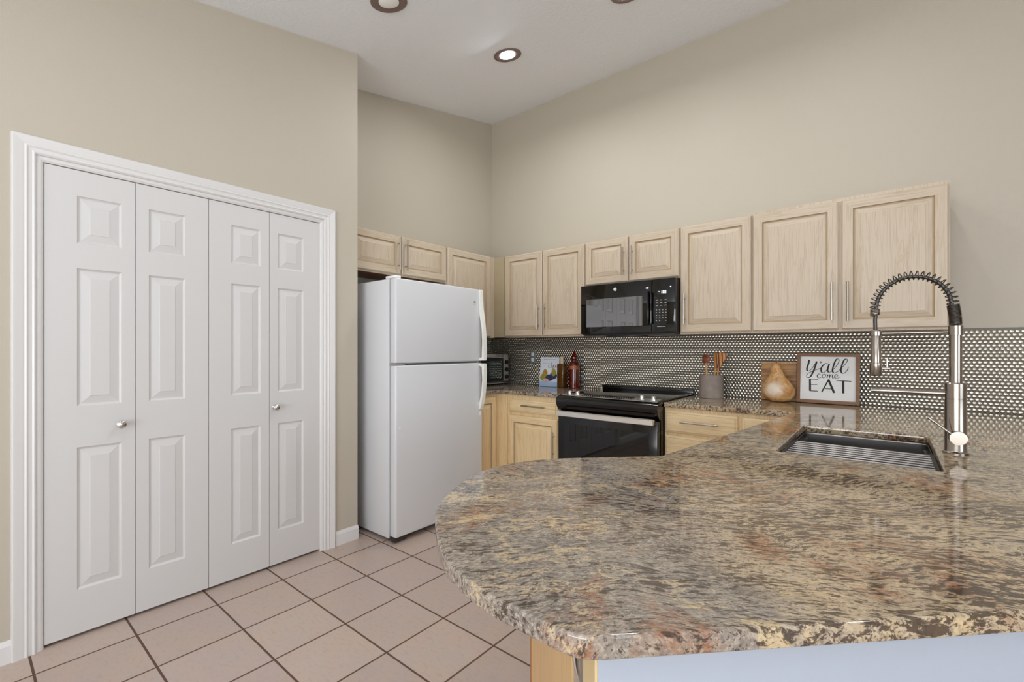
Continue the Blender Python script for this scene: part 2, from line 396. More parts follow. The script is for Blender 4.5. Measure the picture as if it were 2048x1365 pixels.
b = B().box(-0.12, 0.0, -1.857, 0.0, 0, 3.62)
struct(b.build('wall_corner', 'wall', smooth=0), 'beige painted wall behind the refrigerator')
# pantry wall with closet opening
OY0, OY1, OZ = -3.344, -2.094, 2.062
b = B()
b.box(X0 - 0.12, X0, YF, OY0, 0, 3.25); b.box(X0 - 0.12, X0, OY1, -1.857, 0, 3.25); b.box(X0 - 0.12, X0, OY0, OY1, OZ, 3.25)
b.box(-0.12, X0 - 0.12, -1.977, -1.857, 0, 3.25)
struct(b.build('wall_left', 'wall', smooth=0), 'beige painted pantry wall around the white bifold doors')
b = B().box(-0.5, -0.38, YF, -1.977, 0, 3.25); b.box(-0.38, -0.12, -1.99, -1.977, 0, 3.25)
struct(b.build('wall_closet', 'closet_shade', smooth=0))
# right and front walls with openings
b = B()
wy0, wy1, wz0, wz1 = -5.9, -2.9, 0.6, 2.3
b.box(XR, XR + .12, YF, wy0, 0, 3.7); b.box(XR, XR + .12, wy1, 0, 0, 3.7); b.box(XR, XR + .12, wy0, wy1, 0, wz0); b.box(XR, XR + .12, wy0, wy1, wz1, 3.7)
struct(b.build('wall_right', 'wall', smooth=0))
b = B(); dx0, dx1, dz1 = 1.95, 5.25, 2.17
b.box(-0.5, dx0, YF - .12, YF, 0, 2.6); b.box(dx1, XR + .12, YF - .12, YF, 0, 2.6); b.box(dx0, dx1, YF - .12, YF, dz1, 2.6)
struct(b.build('wall_front', 'wall', smooth=0))
def win(name, O, U, w, h, nx):
    e = bpy.data.objects.new(name, None); COL.objects.link(e); e['kind'] = 'structure'
    U = Vector(U); V = Vector((0, 0, 1)); N = U.cross(V); b = B()
    for i in range(nx + 1):
        b.extr([(i * (w - .05) / nx, 0), (i * (w - .05) / nx + .05, 0), (i * (w - .05) / nx + .05, h), (i * (w - .05) / nx, h)], O, U, V, N, .05)
    for z in (0, h - .05): b.extr([(0.05, z), (w - .05, z), (w - .05, z + .05), (0.05, z + .05)], Vector(O) + N * .005, U, V, N, .04)
    b.build('window_frame', 'trim', e)
win('window_1', (XR + .04, wy0, wz0), (0, 1, 0), wy1 - wy0, wz1 - wz0, 3)
win('window_2', (dx1, YF - .04, 0.0), (-1, 0, 0), dx1 - dx0, dz1, 2)
# baseboards
for nm, a, c in (('baseboard_left', YF, -3.409), ('baseboard_corner', -2.017, -1.857)):
    b = B().extr([(0, 0), (.013, 0), (.013, .07), (.006, .09), (0, .09)], (X0, a, 0), (1, 0, 0), (0, 0, 1), (0, 1, 0), c - a)
    struct(b.build(nm, 'trim', smooth=0), 'white baseboard along the pantry wall')
# casing
def sweep_casing(prof, name, mat):
    b = B(); y0, y1, z1 = OY0, OY1, OZ
    rings = []
    for k in range(4):
        vs = []
        for o_, t_ in prof:
            p = [(y0 - o_, 0), (y0 - o_, z1 + o_), (y1 + o_, z1 + o_), (y1 + o_, 0)][k]
            vs.append(b.bm.verts.new((X0 + t_, p[0], p[1])))
        rings.append(vs)
    b.loft(rings); return b.build(name, mat, smooth=0)
ca = sweep_casing([(0, -.01), (0, .008), (.006, .014), (.012, .010), (.022, .012), (.028, .017), (.034, .013), (.040, .015), (.060, .020), (.066, .021), (.070, .017), (.072, .0), (.072, -.01)], 'trim_1', 'trim')
struct(ca, 'white moulded casing around the closet opening')
cj = sweep_casing([(-.022, -.118), (-.022, -.004), (-.014, .002), (-.006, .004), (.001, .002), (.001, -.118)], 'trim_2', 'trim')
struct(cj, 'white jamb inside the casing')

# bifold doors
LW = 0.3014; LY = -3.3206
door = bpy.data.objects.new('door_1', None); COL.objects.link(door); door.matrix_basis = Matrix.Translation((X0, LY, 0))
door['kind'] = 'structure'; door['label'] = 'white four-leaf bifold closet door with raised panels'
offs = [(.100, .252), (.050, .198), (.105, .253), (.047, .197)]
rows = [(.205, .827), (1.007, 1.61), (1.72, 1.926)]
for i in range(4):
    y0 = LY + i * LW + 0.0012; w = LW - 0.0024; zb, zt = 0.014, 2.036
    O = Vector((X0 - .006, y0, 0)); U = Vector((0, 1, 0)); V = Vector((0, 0, 1)); N = Vector((1, 0, 0))
    b = B(); a0, a1 = offs[i]
    xs = [0, a0, a1, w]; zs = [zb] + [v for r in rows for v in r] + [zt]
    def quad(u0, u1, v0, v1):
        vs = [b.bm.verts.new(O + U * p + V * q) for p, q in ((u0, v0), (u1, v0), (u1, v1), (u0, v1))]; b.bm.faces.new(vs)
    for ci in range(3):
        for ri in range(len(zs) - 1):
            pan = ci == 1 and ri % 2 == 1
            if not pan: quad(xs[ci], xs[ci + 1], zs[ri], zs[ri + 1])
            else:
                b.nested(O + U * xs[1] + V * zs[ri], U, V, N, xs[2] - xs[1], zs[ri + 1] - zs[ri],
                         [(0, 0), (.003, -.004), (.009, -.0075), (.014, -.007), (.042, -.0015), (.0435, 0.0)])
    # sides and back
    b.box(X0 - .041, X0 - .0415 + .001, y0, y0 + w, zb, zt)
    for yy in (y0, y0 + w): b.bm.faces.new([b.bm.verts.new(p) for p in ((X0 - .041, yy, zb), (X0 - .006, yy, zb), (X0 - .006, yy, zt), (X0 - .041, yy, zt))])
    for zz in (zb, zt): b.bm.faces.new([b.bm.verts.new(p) for p in ((X0 - .041, y0, zz), (X0 - .006, y0, zz), (X0 - .006, y0 + w, zz), (X0 - .041, y0 + w, zz))])
    leaf = b.build('door_leaf', 'door', door, smooth=0)
    if i in (0, 3):
        ky, kz = ((-3.074, .912), (-2.388, .922))[0 if i == 0 else 1]
        k = B().lathe([(.0, 0), (.013, 0), (.013, .003), (.006, .006), (.006, .018), (.013, .024), (.0175, .032), (.0165, .040), (.010, .0445), (0, .0455)], (X0 - .006, ky, kz), 24, ax='x')
        k.build('door_knob', 'chrome', leaf)

# knee wall under the bar
T = Vector((.7071, .7071, 0)); Nn = Vector((-.7071, .7071, 0)); E0 = Vector((2.905, -3.041, 0))
def along(t, n): p = E0 + T * t + Nn * n; return (p.x, p.y)
tt = (3.90 - E0.x) / .7071
k1 = along(0, 0); k2 = along(tt, 0); k3 = (3.90, -.001); k4 = (3.84, -.001); k5 = (3.84, k2[1] + .025); k6 = along(0, .058)
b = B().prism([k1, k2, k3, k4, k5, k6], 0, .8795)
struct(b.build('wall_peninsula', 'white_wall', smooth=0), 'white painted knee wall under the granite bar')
# backsplash with metal penny tiles
def tiles(b, O, U, V, N, w, h, pitch=.0215, r=.0095, skip=None):
    O, U, V, N = map(Vector, (O, U, V, N)); row = pitch * .866; j = 0; seg = 8
    vz = row * .5
    while vz < h - r * .6:
        ux = pitch * (.5 if j % 2 else 1.0)
        while ux < w - r * .6:
            if not (skip and skip(ux, vz)):
                rings = []
                tilt = Vector((random.uniform(-1, 1), random.uniform(-1, 1))) * .00009
                for rr, hh in ((r, .0004), (r * .82, .0018), (r * .46, .0026)):
                    rings.append([b.bm.verts.new(O + U * (ux + rr * math.cos(2 * PI * (k + .5) / seg)) + V * (vz + rr * math.sin(2 * PI * (k + .5) / seg)) + N * (hh + tilt.x * math.cos(2 * PI * k / seg) + tilt.y * math.sin(2 * PI * k / seg))) for k in range(seg)])
                c = b.bm.verts.new(O + U * ux + V * vz + N * .0029)
                for a_, b_ in zip(rings, rings[1:]):
                    for k in range(seg): b.bm.faces.new((a_[k], a_[(k + 1) % seg], b_[(k + 1) % seg], b_[k]))
                for k in range(seg): b.bm.faces.new((rings[-1][k], rings[-1][(k + 1) % seg], c))
            ux += pitch
        vz += row; j += 1
b = B()
tiles(b, (0.004, -.006, .9115), (1, 0, 0), (0, 0, 1), (0, -1, 0), 4.10, .4585)
tiles(b, (.006, -.95, .9115), (0, 1, 0), (0, 0, 1), (1, 0, 0), .94, .4585)
for f in b.bm.faces: f.material_index = 1
b.box(0.0, 4.11, -.006, -.0002, .90, 1.371); b.box(.0002, .006, -.955, -.006, .90, 1.371)
for f in b.bm.faces:
    pass
bs = b.build('wall_backsplash', ['grout', 'tile_steel'], smooth=60)
struct(bs, 'round stainless steel mosaic tiles on the wall behind the counter')

# ------------------------------------------------------------------ cabinets
DOOR_LOOPS = lambda fw: [(0, 0), (0, .013), (.006, .019), (fw, .019), (fw + .004, .0125), (fw + .010, .0115), (fw + .012, .0120), (fw + .036, .0175), (fw + .0375, .0185)]
DRAWER_LOOPS = [(0, 0), (0, .010), (.004, .013), (.012, .0150), (.0135, .019)]
def panel_door(parent, O, U, N, w, h, mats, fw=.052, name='door', loops=None, label=None):
    b = B(); L = loops or DOOR_LOOPS(min(fw, w * .3, h * .3))
    g = {4, 5} if not loops else {4}
    horiz = 1 if not loops else 1
    b.nested(O, U, (0, 0, 1), N, w, h, L, 0 if not loops else 1, 1, groove=g)
    # back
    Ov, Uv = Vector(O), Vector(U)
    b.bm.faces.new([b.bm.verts.new(Ov + Uv * p + Vector((0, 0, q))) for p, q in ((0, 0), (0, h), (w, h), (w, 0))])
    o = b.build(name, [mats[0], mats[1], 'groove'], parent, smooth=0)
    return o
def bar_pull(parent, P, axis, length, N, off=.030, r=.0058):
    """bar pull centred at P (on the door face), along axis"""
    P, A, N = Vector(P), Vector(axis), Vector(N); b = B()
    b.cyl(P + N * off - A * length / 2, P + N * off + A * length / 2, r, seg=14)
    for s_ in (-1, 1): b.cyl(P + A * (s_ * (length / 2 - .035)), P + N * off + A * (s_ * (length / 2 - .035)), .0042, seg=10)
    return b.build('handle', 'pull', parent)
YU = -.322
def upper_body(t, x0, x1, z0, z1, mats=('oak', 'oak_dark'), depth=.322):
    b = B().box(x0, x1, -depth + .0, -.008, z0 + .008, z1)
    b.build('cabinet_body', mats[0], t, smooth=0)
    b = B().box(x0 + .016, x1 - .016, -depth + .016, -.01, z0 + .002, z0 + .0078)
    b.box(x0, x1, -depth, -depth + .016, z0, z0 + .0078, mi=1); b.box(x0, x0 + .016, -depth + .016, -.01, z0, z0 + .0078, mi=1); b.box(x1 - .016, x1, -depth + .016, -.01, z0, z0 + .0078, mi=1)
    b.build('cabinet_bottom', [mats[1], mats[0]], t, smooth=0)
def upper(label, x0, x1, z0, z1, doors, group='pickled oak wall cabinets', filler=None):
    t = thing('wall_cabinet', label, 'cabinet', ((x0 + x1) / 2, -.16, z0), 0, group)
    upper_body(t, x0, x1, z0, z1)
    for a, c, zz0, zz1, side, hz0, hz1 in doors:
        d = panel_door(t, (a, YU - .0005, zz0), (1, 0, 0), (0, -1, 0), c - a, zz1 - zz0, ('oak', 'oak_h'))
        hx = c - .03 if side == 'r' else a + .03
        bar_pull(d, (hx, YU - .0195, (hz0 + hz1) / 2), (0, 0, 1), hz1 - hz0, (0, -1, 0))
    if filler:
        b = B().box(*filler); b.build('corner_filler', 'filler', t, smooth=0)
    return t
ZB, ZT = 1.358, 2.114
upper('pickled oak two-door wall cabinet in the corner left of the black microwave', .447, 1.298, ZB, 2.108,
      [(.463, .876, 1.370, 2.102, 'r', 1.425, 1.640), (.884, 1.292, 1.370, 2.102, 'l', 1.425, 1.640)], filler=(.3235, .4465, -.334, -.316, ZB + .004, 2.106))
upper('short pickled oak two-door wall cabinet directly above the black microwave', 1.299, 2.0585, 1.756, 2.110,
      [(1.307, 1.672, 1.766, 2.104, 'r', 1.812, 2.022), (1.680, 2.053, 1.766, 2.104, 'l', 1.812, 2.022)])
upper('single-door pickled oak wall cabinet right of the black microwave', 2.0595, 2.516, ZB, 2.112,
      [(2.066, 2.511, 1.370, 2.106, 'l', 1.425, 1.640)])
upper('wide two-door pickled oak wall cabinet at the right end behind the faucet', 2.517, 3.432, ZB, 2.124,
      [(2.523, 2.967, 1.370, 2.104, 'r', 1.422, 1.640), (2.981, 3.426, 1.370, 2.104, 'l', 1.414, 1.637)])
# cabinets on the refrigerator wall (fronts face +x)
def upper_side(label, y0, y1, z0, z1, doors):
    t = thing('wall_cabinet', label, 'cabinet', (.16, (y0 + y1) / 2, z0), 0, 'pickled oak wall cabinets')
    b = B().box(.008, .322, y0, y1, z0 + .014, z1); b.build('cabinet_body', 'oak', t, smooth=0)
    b = B().box(.01, .306, y0 + .016, y1 - .016, z0 + .003, z0 + .0138); b.box(.306, .322, y0, y1, z0, z0 + .0138, mi=1)
    b.box(.01, .306, y0, y0 + .016, z0, z0 + .0138, mi=1); b.box(.01, .306, y1 - .016, y1, z0, z0 + .0138, mi=1)
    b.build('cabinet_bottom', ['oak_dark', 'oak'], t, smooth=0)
    for a, c, zz0, zz1, side, hz0, hz1 in doors:
        d = panel_door(t, (.3225, c, zz0), (0, -1, 0), (1, 0, 0), c - a, zz1 - zz0, ('oak', 'oak_h'))
        if side: bar_pull(d, (.3415, (c - .028) if side == 'r' else (a + .028), (hz0 + hz1) / 2), (0, 0, 1), hz1 - hz0, (1, 0, 0))
    return t
upper_side('short pickled oak two-door wall cabinet above the white refrigerator', -1.850, -.946, 1.808, 2.112,
           [(-1.842, -1.412, 1.820, 2.106, 'r', 1.848, 2.082), (-1.402, -.952, 1.820, 2.106, 'l', 1.848, 2.082)])
upper_side('narrow tall pickled oak wall cabinet right of the refrigerator top', -.944, -.3345, ZB, 2.112,
           [(-.936, -.405, 1.368, 2.106, 'l', 1.42, 1.64)])

# base cabinets
YB = -.628
def base_front(label, x0, x1, parts, toe=True):
    t = thing('base_cabinet', label, 'cabinet', ((x0 + x1) / 2, -.3, 0), 0, 'honey oak base cabinets')
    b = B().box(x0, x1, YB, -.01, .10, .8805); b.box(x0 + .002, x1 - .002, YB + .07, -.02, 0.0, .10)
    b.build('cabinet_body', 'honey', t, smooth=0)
    for kind, a, c, z0, z1, pull in parts:
        if kind == 'drawer':
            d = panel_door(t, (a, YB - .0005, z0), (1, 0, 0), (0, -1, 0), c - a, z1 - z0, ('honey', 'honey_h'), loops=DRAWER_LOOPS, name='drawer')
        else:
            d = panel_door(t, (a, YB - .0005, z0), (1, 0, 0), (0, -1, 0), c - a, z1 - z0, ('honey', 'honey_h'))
        if pull: bar_pull(d, pull[0], pull[1], pull[2], (0, -1, 0))
    return t
base_front('honey oak base cabinet left of the range with one drawer above a door', .740, 1.2965,
           [('drawer', .762, 1.240, .742, .843, ((1.027, YB - .0195, .800), (1, 0, 0), .225)), ('door', .762, 1.240, .12, .712, ((1.214, YB - .0195, .52), (0, 0, 1), .2))])
base_front('honey oak drawer base cabinet right of the range', 2.066, 2.512,
           [('drawer', 2.072, 2.504, .722, .858, ((2.291, YB - .0195, .797), (1, 0, 0), .225)), ('drawer', 2.072, 2.504, .43, .702, ((2.29, YB - .0195, .57), (1, 0, 0), .225)), ('drawer', 2.072, 2.504, .13, .41, ((2.29, YB - .0195, .28), (1, 0, 0), .225))])
base_front('blind corner honey oak base cabinet beside the sink', 2.5125, 2.806,
           [('door', 2.528, 2.800, .12, .856, None)])
# base cabinet facing +x beside the refrigerator, with the blind corner
t = thing('base_cabinet', 'honey oak base cabinet squeezed between refrigerator and corner', 'cabinet', (.3, -.45, 0), 0, 'honey oak base cabinets')
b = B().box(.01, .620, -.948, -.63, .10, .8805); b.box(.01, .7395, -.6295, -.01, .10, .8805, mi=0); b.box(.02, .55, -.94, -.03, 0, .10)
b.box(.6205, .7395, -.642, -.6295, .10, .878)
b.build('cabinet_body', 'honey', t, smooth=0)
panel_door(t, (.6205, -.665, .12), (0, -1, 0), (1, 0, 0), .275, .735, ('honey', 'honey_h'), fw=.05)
# sink base (shell) and peninsula end cabinet
t = thing('base_cabinet', 'honey oak sink base cabinet under the stainless sink', 'cabinet', (3.2, -1.3, 0), 0, 'honey oak base cabinets')
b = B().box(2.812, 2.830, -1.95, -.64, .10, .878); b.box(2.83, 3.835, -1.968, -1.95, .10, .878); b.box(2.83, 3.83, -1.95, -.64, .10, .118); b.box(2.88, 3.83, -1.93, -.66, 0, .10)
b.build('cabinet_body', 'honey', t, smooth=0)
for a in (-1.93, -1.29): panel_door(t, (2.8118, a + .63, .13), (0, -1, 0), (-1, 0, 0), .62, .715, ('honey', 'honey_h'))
t = thing('peninsula_cabinet', 'oak end cabinet under the rounded end of the granite bar', 'cabinet', (2.85, -2.6, 0))
def al(pts): return [along(*p) for p in pts]
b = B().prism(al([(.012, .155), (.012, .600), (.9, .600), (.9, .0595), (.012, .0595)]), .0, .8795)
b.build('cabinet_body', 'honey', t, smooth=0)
b = B().prism(al([(.0, .150), (.0, .607), (.0115, .607), (.0115, .150)]), .0, .878)
ep = b.build('end_panel', 'end_wood', t, smooth=0)
b = B().prism(al([(-.001, .6075), (-.001, .618), (.012, .618), (.012, .6075)]), .0, .878); b.build('edge_band', 'end_edge', t, smooth=0)
b = B().prism(al([(.004, .0595), (.004, .1495), (.0115, .1495), (.0115, .0595)]), .0, .878)
es = b.build('end_strip', 'strip', t, smooth=0)
b = B().prism(al([(-.004, -.0005), (-.004, .0585), (-.0005, .0585), (-.0005, -.0005)]), .0, .878)
b.build('corner_strip', 'tan_strip', t, smooth=0)
b = B(); pts = []
for i in range(13):
    a = i / 12; p = along(.003 - .010 * math.sin(PI * a), .098 - .006 * a); pts.append((p[0], p[1], .868 - .11 * a))
b.tube(pts, [.0012 + .0036 * math.sin(PI * i / 12) for i in range(13)], 10); b.build('handle', 'chrome', es)

# ------------------------------------------------------------------ countertops
def slab(name, polys, z_top, th, bev=.005):
    cu = bpy.data.curves.new(name, 'CURVE'); cu.dimensions = '2D'; cu.fill_mode = 'BOTH'
    cu.extrude = th / 2 - bev; cu.bevel_depth = bev; cu.bevel_resolution = 2; cu.offset = -bev
    for poly in polys:
        sp = cu.splines.new('POLY'); sp.points.add(len(poly) - 1)
        for p, (x, y) in zip(sp.points, poly): p.co = (x, y, 0, 1)
        sp.use_cyclic_u = True
    tmp = bpy.data.objects.new(name, cu); COL.objects.link(tmp)
    dg = bpy.context.evaluated_depsgraph_get(); me = bpy.data.meshes.new_from_object(tmp.evaluated_get(dg))
    bpy.data.objects.remove(tmp); bpy.data.curves.remove(cu)
    me.name = name; me.transform(Matrix.Translation((0, 0, z_top - th / 2)))
    me.materials.clear(); me.materials.append(M['granite'])
    for p in me.polygons: p.use_smooth = True; p.material_index = 0
    me.set_sharp_from_angle(angle=math.radians(30))
    o = bpy.data.objects.new(name, me); COL.objects.link(o); return o
def catmull(P, n=6):
    out = []
    for i in range(1, len(P) - 2):
        p0, p1, p2, p3 = [Vector(P[j]) for j in (i - 1, i, i + 1, i + 2)]
        for k in range(n):
            t_ = k / n
            out.append(tuple(.5 * ((2 * p1) + (-p0 + p2) * t_ + (2 * p0 - 5 * p1 + 4 * p2 - p3) * t_ ** 2 + (-p0 + 3 * p1 - 3 * p2 + p3) * t_ ** 3)))
    out.append(tuple(P[-2])); return out
ZC = .911
end = [(2.79, -1.94), (2.62, -2.105), (2.476, -2.247), (2.375, -2.352), (2.314, -2.460), (2.296, -2.600), (2.340, -2.745), (2.417, -2.878), (2.510, -2.965),
       (2.609, -3.035), (2.681, -3.064), (2.747, -3.079), (2.810, -3.083), (2.872, -3.084), (2.900, -3.080), (2.922, -3.066), (2.945, -3.043), (2.970, -3.018), (2.995, -2.993)]
outline = [(2.067, -.0075), (2.067, -.65), (2.775, -.65), (2.79, -.665)] + catmull(end, 4) + [(3.333, -2.656), (3.95, -2.039), (3.95, -.0075)]
sx0, sx1, sy0, sy1 = 2.893, 3.312, -1.787, -1.112
hole = []
for cx, cy, a0 in ((sx1 - .015, sy1 - .015, 0), (sx0 + .015, sy1 - .015, 90), (sx0 + .015, sy0 + .015, 180), (sx1 - .015, sy0 + .015, 270)):
    for k in range(5): a = math.radians(a0 + k * 22.5); hole.append((cx + .015 * math.cos(a), cy + .015 * math.sin(a)))
ct = slab('countertop', [outline, hole], ZC, .030, .004)
tag(ct, 'large granite countertop with rounded bar end and cut-out for the sink', 'countertop')
ct2 = slab('countertop', [[(.0075, -.0075), (1.294, -.0075), (1.294, -.65), (.66, -.65), (.645, -.665), (.645, -.950), (.0075, -.950)]], ZC, .030, .004)
tag(ct2, 'small L-shaped granite countertop left of the range holding toaster oven and bottles', 'countertop')

# ------------------------------------------------------------------ sink
t = thing('kitchen_sink', 'undermount stainless steel sink set in the granite peninsula', 'sink', ((sx0 + sx1) / 2, (sy0 + sy1) / 2, .66))
b = B(); zs_ = [(0.003, .8805), (0.003, .876), (0.0, .70), (.02, .675), (.05, .668)]
rings = []
for ins, z in zs_:
    R_ = .022
    r = []
    for cx, cy, a0 in ((sx1 - R_, sy1 - R_, 0), (sx0 + R_, sy1 - R_, 90), (sx0 + R_, sy0 + R_, 180), (sx1 - R_, sy0 + R_, 270)):
        for k in range(5):
            a = math.radians(a0 + k * 22.5); x, y = cx + R_ * math.cos(a), cy + R_ * math.sin(a)
            mx, my = (sx0 + sx1) / 2, (sy0 + sy1) / 2
            r.append(b.bm.verts.new((mx + (x - mx) * (1 - 2 * ins / (sx1 - sx0)) * (1.0), my + (y - my) * (1 - 2 * ins / (sy1 - sy0)), z)))
    rings.append(r)
b.loft(rings, cap=False); b.bm.faces.new(rings[-1])
basin = b.build('basin', 'sink', t)
so = basin.modifiers.new('thickness', 'SOLIDIFY'); so.thickness = .0015; so.offset = 1
b = B()
for x in (sx0 + .004, sx1 - .016): B().box(x, x + .012, sy0 + .005, sy1 - .005, .853, .856).build('ledge', 'sink', t)
b = B().lathe([(0, 0), (.045, 0), (.045, .003), (.03, .001), (0, .001)], ((sx0 + sx1) / 2, (sy0 + sy1) / 2, .668), 24); b.build('drain', 'chrome', t)
t = thing('drying_rack', 'roll-up steel drying rack lying across the near end of the sink', 'rack', (3.1, -1.6, .881))
for k in range(10):
    y = sy0 + .012 + k * .0395
    b = B().cyl((sx0 + .001, y, .8860), (sx1 - .001, y, .8860), .0046, seg=12)
    b.build('rack_bar', 'rack', t)
b = B()
for x in (sx0 + .002, sx1 - .012): B().box(x, x + .010, sy0 + .006, sy0 + .372, .8912, .8926).build('rack_edge', 'black_matte', t)

# ------------------------------------------------------------------ faucet
fx, fy = 3.362, -1.445
t = thing('kitchen_faucet', 'tall brushed nickel spring-neck faucet standing behind the sink', 'faucet', (fx, fy, ZC))
b = B().lathe([(0, 0), (.033, 0), (.033, .004), (.0290, .007), (.0278, .010), (.0278, .180), (.0270, .1805), (.0270, .1825), (.0278, .183), (.0278, .232), (.0250, .235), (0, .235)], (fx, fy, ZC), 32)
b.build('faucet_body', 'brushed', t)
b = B().lathe([(0, 0), (.0165, 0), (.0165, .160), (.0190, .161), (.0190, .192), (.0165, .194), (0, .194)], (fx, fy, ZC + .232), 28)
b.build('riser_tube', 'brushed', t)
zt0 = ZC + .426     # top of riser
# tight coil on riser
def helix(path, rad, turns, wr, seg=8, n=14):
    b = B(); P = [Vector(p) for p in path]; L = [0]
    for a, c in zip(P, P[1:]): L.append(L[-1] + (c - a).length)
    tot = L[-1]; pts = []; N = int(turns * n)
    u = Vector((0, 1, 0))
    for i in range(N + 1):
        s_ = tot * i / N; j = 0
        while j < len(L) - 2 and L[j + 1] < s_: j += 1
        f = (s_ - L[j]) / max(1e-9, L[j + 1] - L[j]); c = P[j].lerp(P[j + 1], f); d = (P[j + 1] - P[j]).normalized()
        v = d.cross(u).normalized(); a = 2 * PI * i / n
        pts.append(c + (u * math.cos(a) + v * math.sin(a)) * rad)
    b.tube(pts, wr, seg); return b
arc = []
hx = 3.152
rad = (fx - .006 - hx) / 2; cx_ = (fx - .006 + hx) / 2; zc_ = 1.405
coil_top = 1.408
for i in range(41):
    a = PI * i / 40
    arc.append((cx_ + rad * math.cos(a), fy, zc_ + rad * 1.06 * math.sin(a)))
base_path = [(fx, fy, zt0), (fx - .001, fy, zt0 + .03), (fx - .006, fy, zc_)]
helix(base_path, .0150, 17, .0023, 6).build('coil_sleeve', 'spring', t)
helix(arc, .0150, 23, .0018, 6).build('spring', 'spring', t)
hose = base_path[:-1] + [(cx_ + (p[0] - cx_) * .965, p[1], zc_ + (p[2] - zc_) * .965) for p in arc] + [(hx, fy, 1.36), (hx + .001, fy, 1.325)]
B().tube(hose, .0062, 12).build('hose', 'dark_grey', t)
helix([(hx, fy, 1.378), (hx, fy, 1.402)], .0130, 5, .0024, 6).build('coil_collar', 'brushed', t)
b = B().lathe([(0, .166), (.012, .166), (.0155, .160), (.0158, .048), (.0182, .046), (.0182, .004), (.0155, .0), (0, .0)], (hx + .002, fy, 1.160), 24)
hd = b.build('spray_head', 'brushed', t)
b = B().cyl((hx + .010, fy, 1.188), (hx + .042, fy, 1.188), .0042, seg=12); b.cyl((hx + .033, fy, 1.190), (hx + .033, fy, 1.222), .0026, seg=10); b.build('spray_lever', 'brushed', hd)
b = B().cyl((hx + .008, fy, 1.313), (fx - .010, fy, 1.315), .0045, seg=12); b.lathe([(.0155, -.008), (.0180, -.008), (.0180, .008), (.0155, .008)], (hx + .002, fy, 1.313), 20)
b.build('support_arm', 'brushed', t)
b = B().cyl((3.140, fy, 1.108), (fx - .015, fy, 1.108), .0088, seg=18); b.build('filler_spout', 'brushed', t)
dp = Vector((fx, fy, .968)); hn = Vector((.05, -1, .0)).normalized()
b = B().cyl(dp + hn * .018, dp + hn * .056, .0215, seg=32); hb = b.build('handle_hub', 'brushed', t)
b = B().tube([dp + hn * .045 + Vector((-.016, 0, .012)), dp + hn * .045 + Vector((-.072, .002, .060))], [.0036, .0042], 12); b.build('lever', 'brushed', hb)

# ------------------------------------------------------------------ refrigerator
t = thing('refrigerator', 'white top-freezer refrigerator standing in the alcove beside the pantry doors', 'refrigerator', (.4, -1.36, 0))
FY0, FY1 = -1.768, -.958
b = B().box(.03, .680, FY0, FY1, .022, 1.712, .006); b.build('cabinet_body', 'fridge', t)
b = B().box(.681, .693, FY0 + .012, FY1 - .012, .05, 1.70); b.build('gasket', 'gasket', t)
def fdoor(name, z0, z1):
    b = B().box(.694, .756, FY0, FY1, z0, z1, .012, seg=4)
    return b.build(name, 'fridge', t)
d1 = fdoor('freezer_door', 1.162, 1.714); d2 = fdoor('fridge_door', .040, 1.150)
def fhandle(par, outer, z_lo, z_hi):
    b = B(); y0, y1 = FY1 - .042, FY1 - .006
    b.extr([(x, z) for x, z in outer], (0, y0, 0), (1, 0, 0), (0, 0, 1), (0, 1, 0), y1 - y0)
    r = bmesh.ops.bevel(b.bm, geom=[e for e in b.bm.edges], offset=.003, segments=2, affect='EDGES', clamp_overlap=True)
    return b.build('handle', 'fridge_trim', par)
up = [(.757, 1.712), (.768, 1.712), (.769, 1.63), (.775, 1.56), (.788, 1.49), (.799, 1.41), (.805, 1.32), (.808, 1.24), (.808, 1.168)]
inn = [(.757, 1.168), (.757, 1.185), (.790, 1.190), (.792, 1.32), (.786, 1.41), (.775, 1.48), (.757, 1.53)]
fhandle(d1, up + inn, 0, 0)
up2 = [(.808, 1.144), (.808, 1.08), (.805, 1.00), (.799, .93), (.788, .86), (.772, .80), (.757, .785)]
inn2 = [(.757, .84), (.775, .89), (.787, .95), (.792, 1.02), (.790, 1.12), (.757, 1.126), (.757, 1.144)]
fhandle(d2, up2 + inn2, 0, 0)
b = B().box(.757, .760, FY1 - .034, FY1 - .018, .745, .775, .001); b.build('handle_cap', 'white_plastic', d2)
b = B().box(.640, .742, FY0 + .004, FY0 + .055, 1.7145, 1.732, .006, seg=3); b.build('hinge_cover', 'white_plastic', t)
b = B().box(.684, .752, FY0 + .004, FY0 + .075, 1.1525, 1.1595); b.build('center_hinge', 'chrome', t)
b = B().box(.640, .700, FY0 + .01, FY1 - .01, .025, .038); b.box(.684, .735, FY0 + .006, FY0 + .10, .008, .034, .004); b.build('toe_grille', 'dark_grey', t)
for y in (FY0 + .05, FY1 - .05):
    for x in (.1, .62): B().cyl((x, y, 0), (x, y, .0215), .018, seg=14).build('foot', 'black_matte', t)
b = B().lathe([(0, 0), (.006, 0), (.005, .002), (0, .0025)], (.756, -1.735, .745), 14, ax='x'); b.build('screw_cap', 'white_plastic', d2)
b = B().lathe([(.0075, 0), (.0105, 0), (.0105, .0012), (.0075, .0012)], (.756, -1.045, 1.612), 20, ax='x', sc=(1, 1)); b.box(.7562, .757, -1.056, -1.034, 1.588, 1.592); b.build('badge', 'gasket', d1)

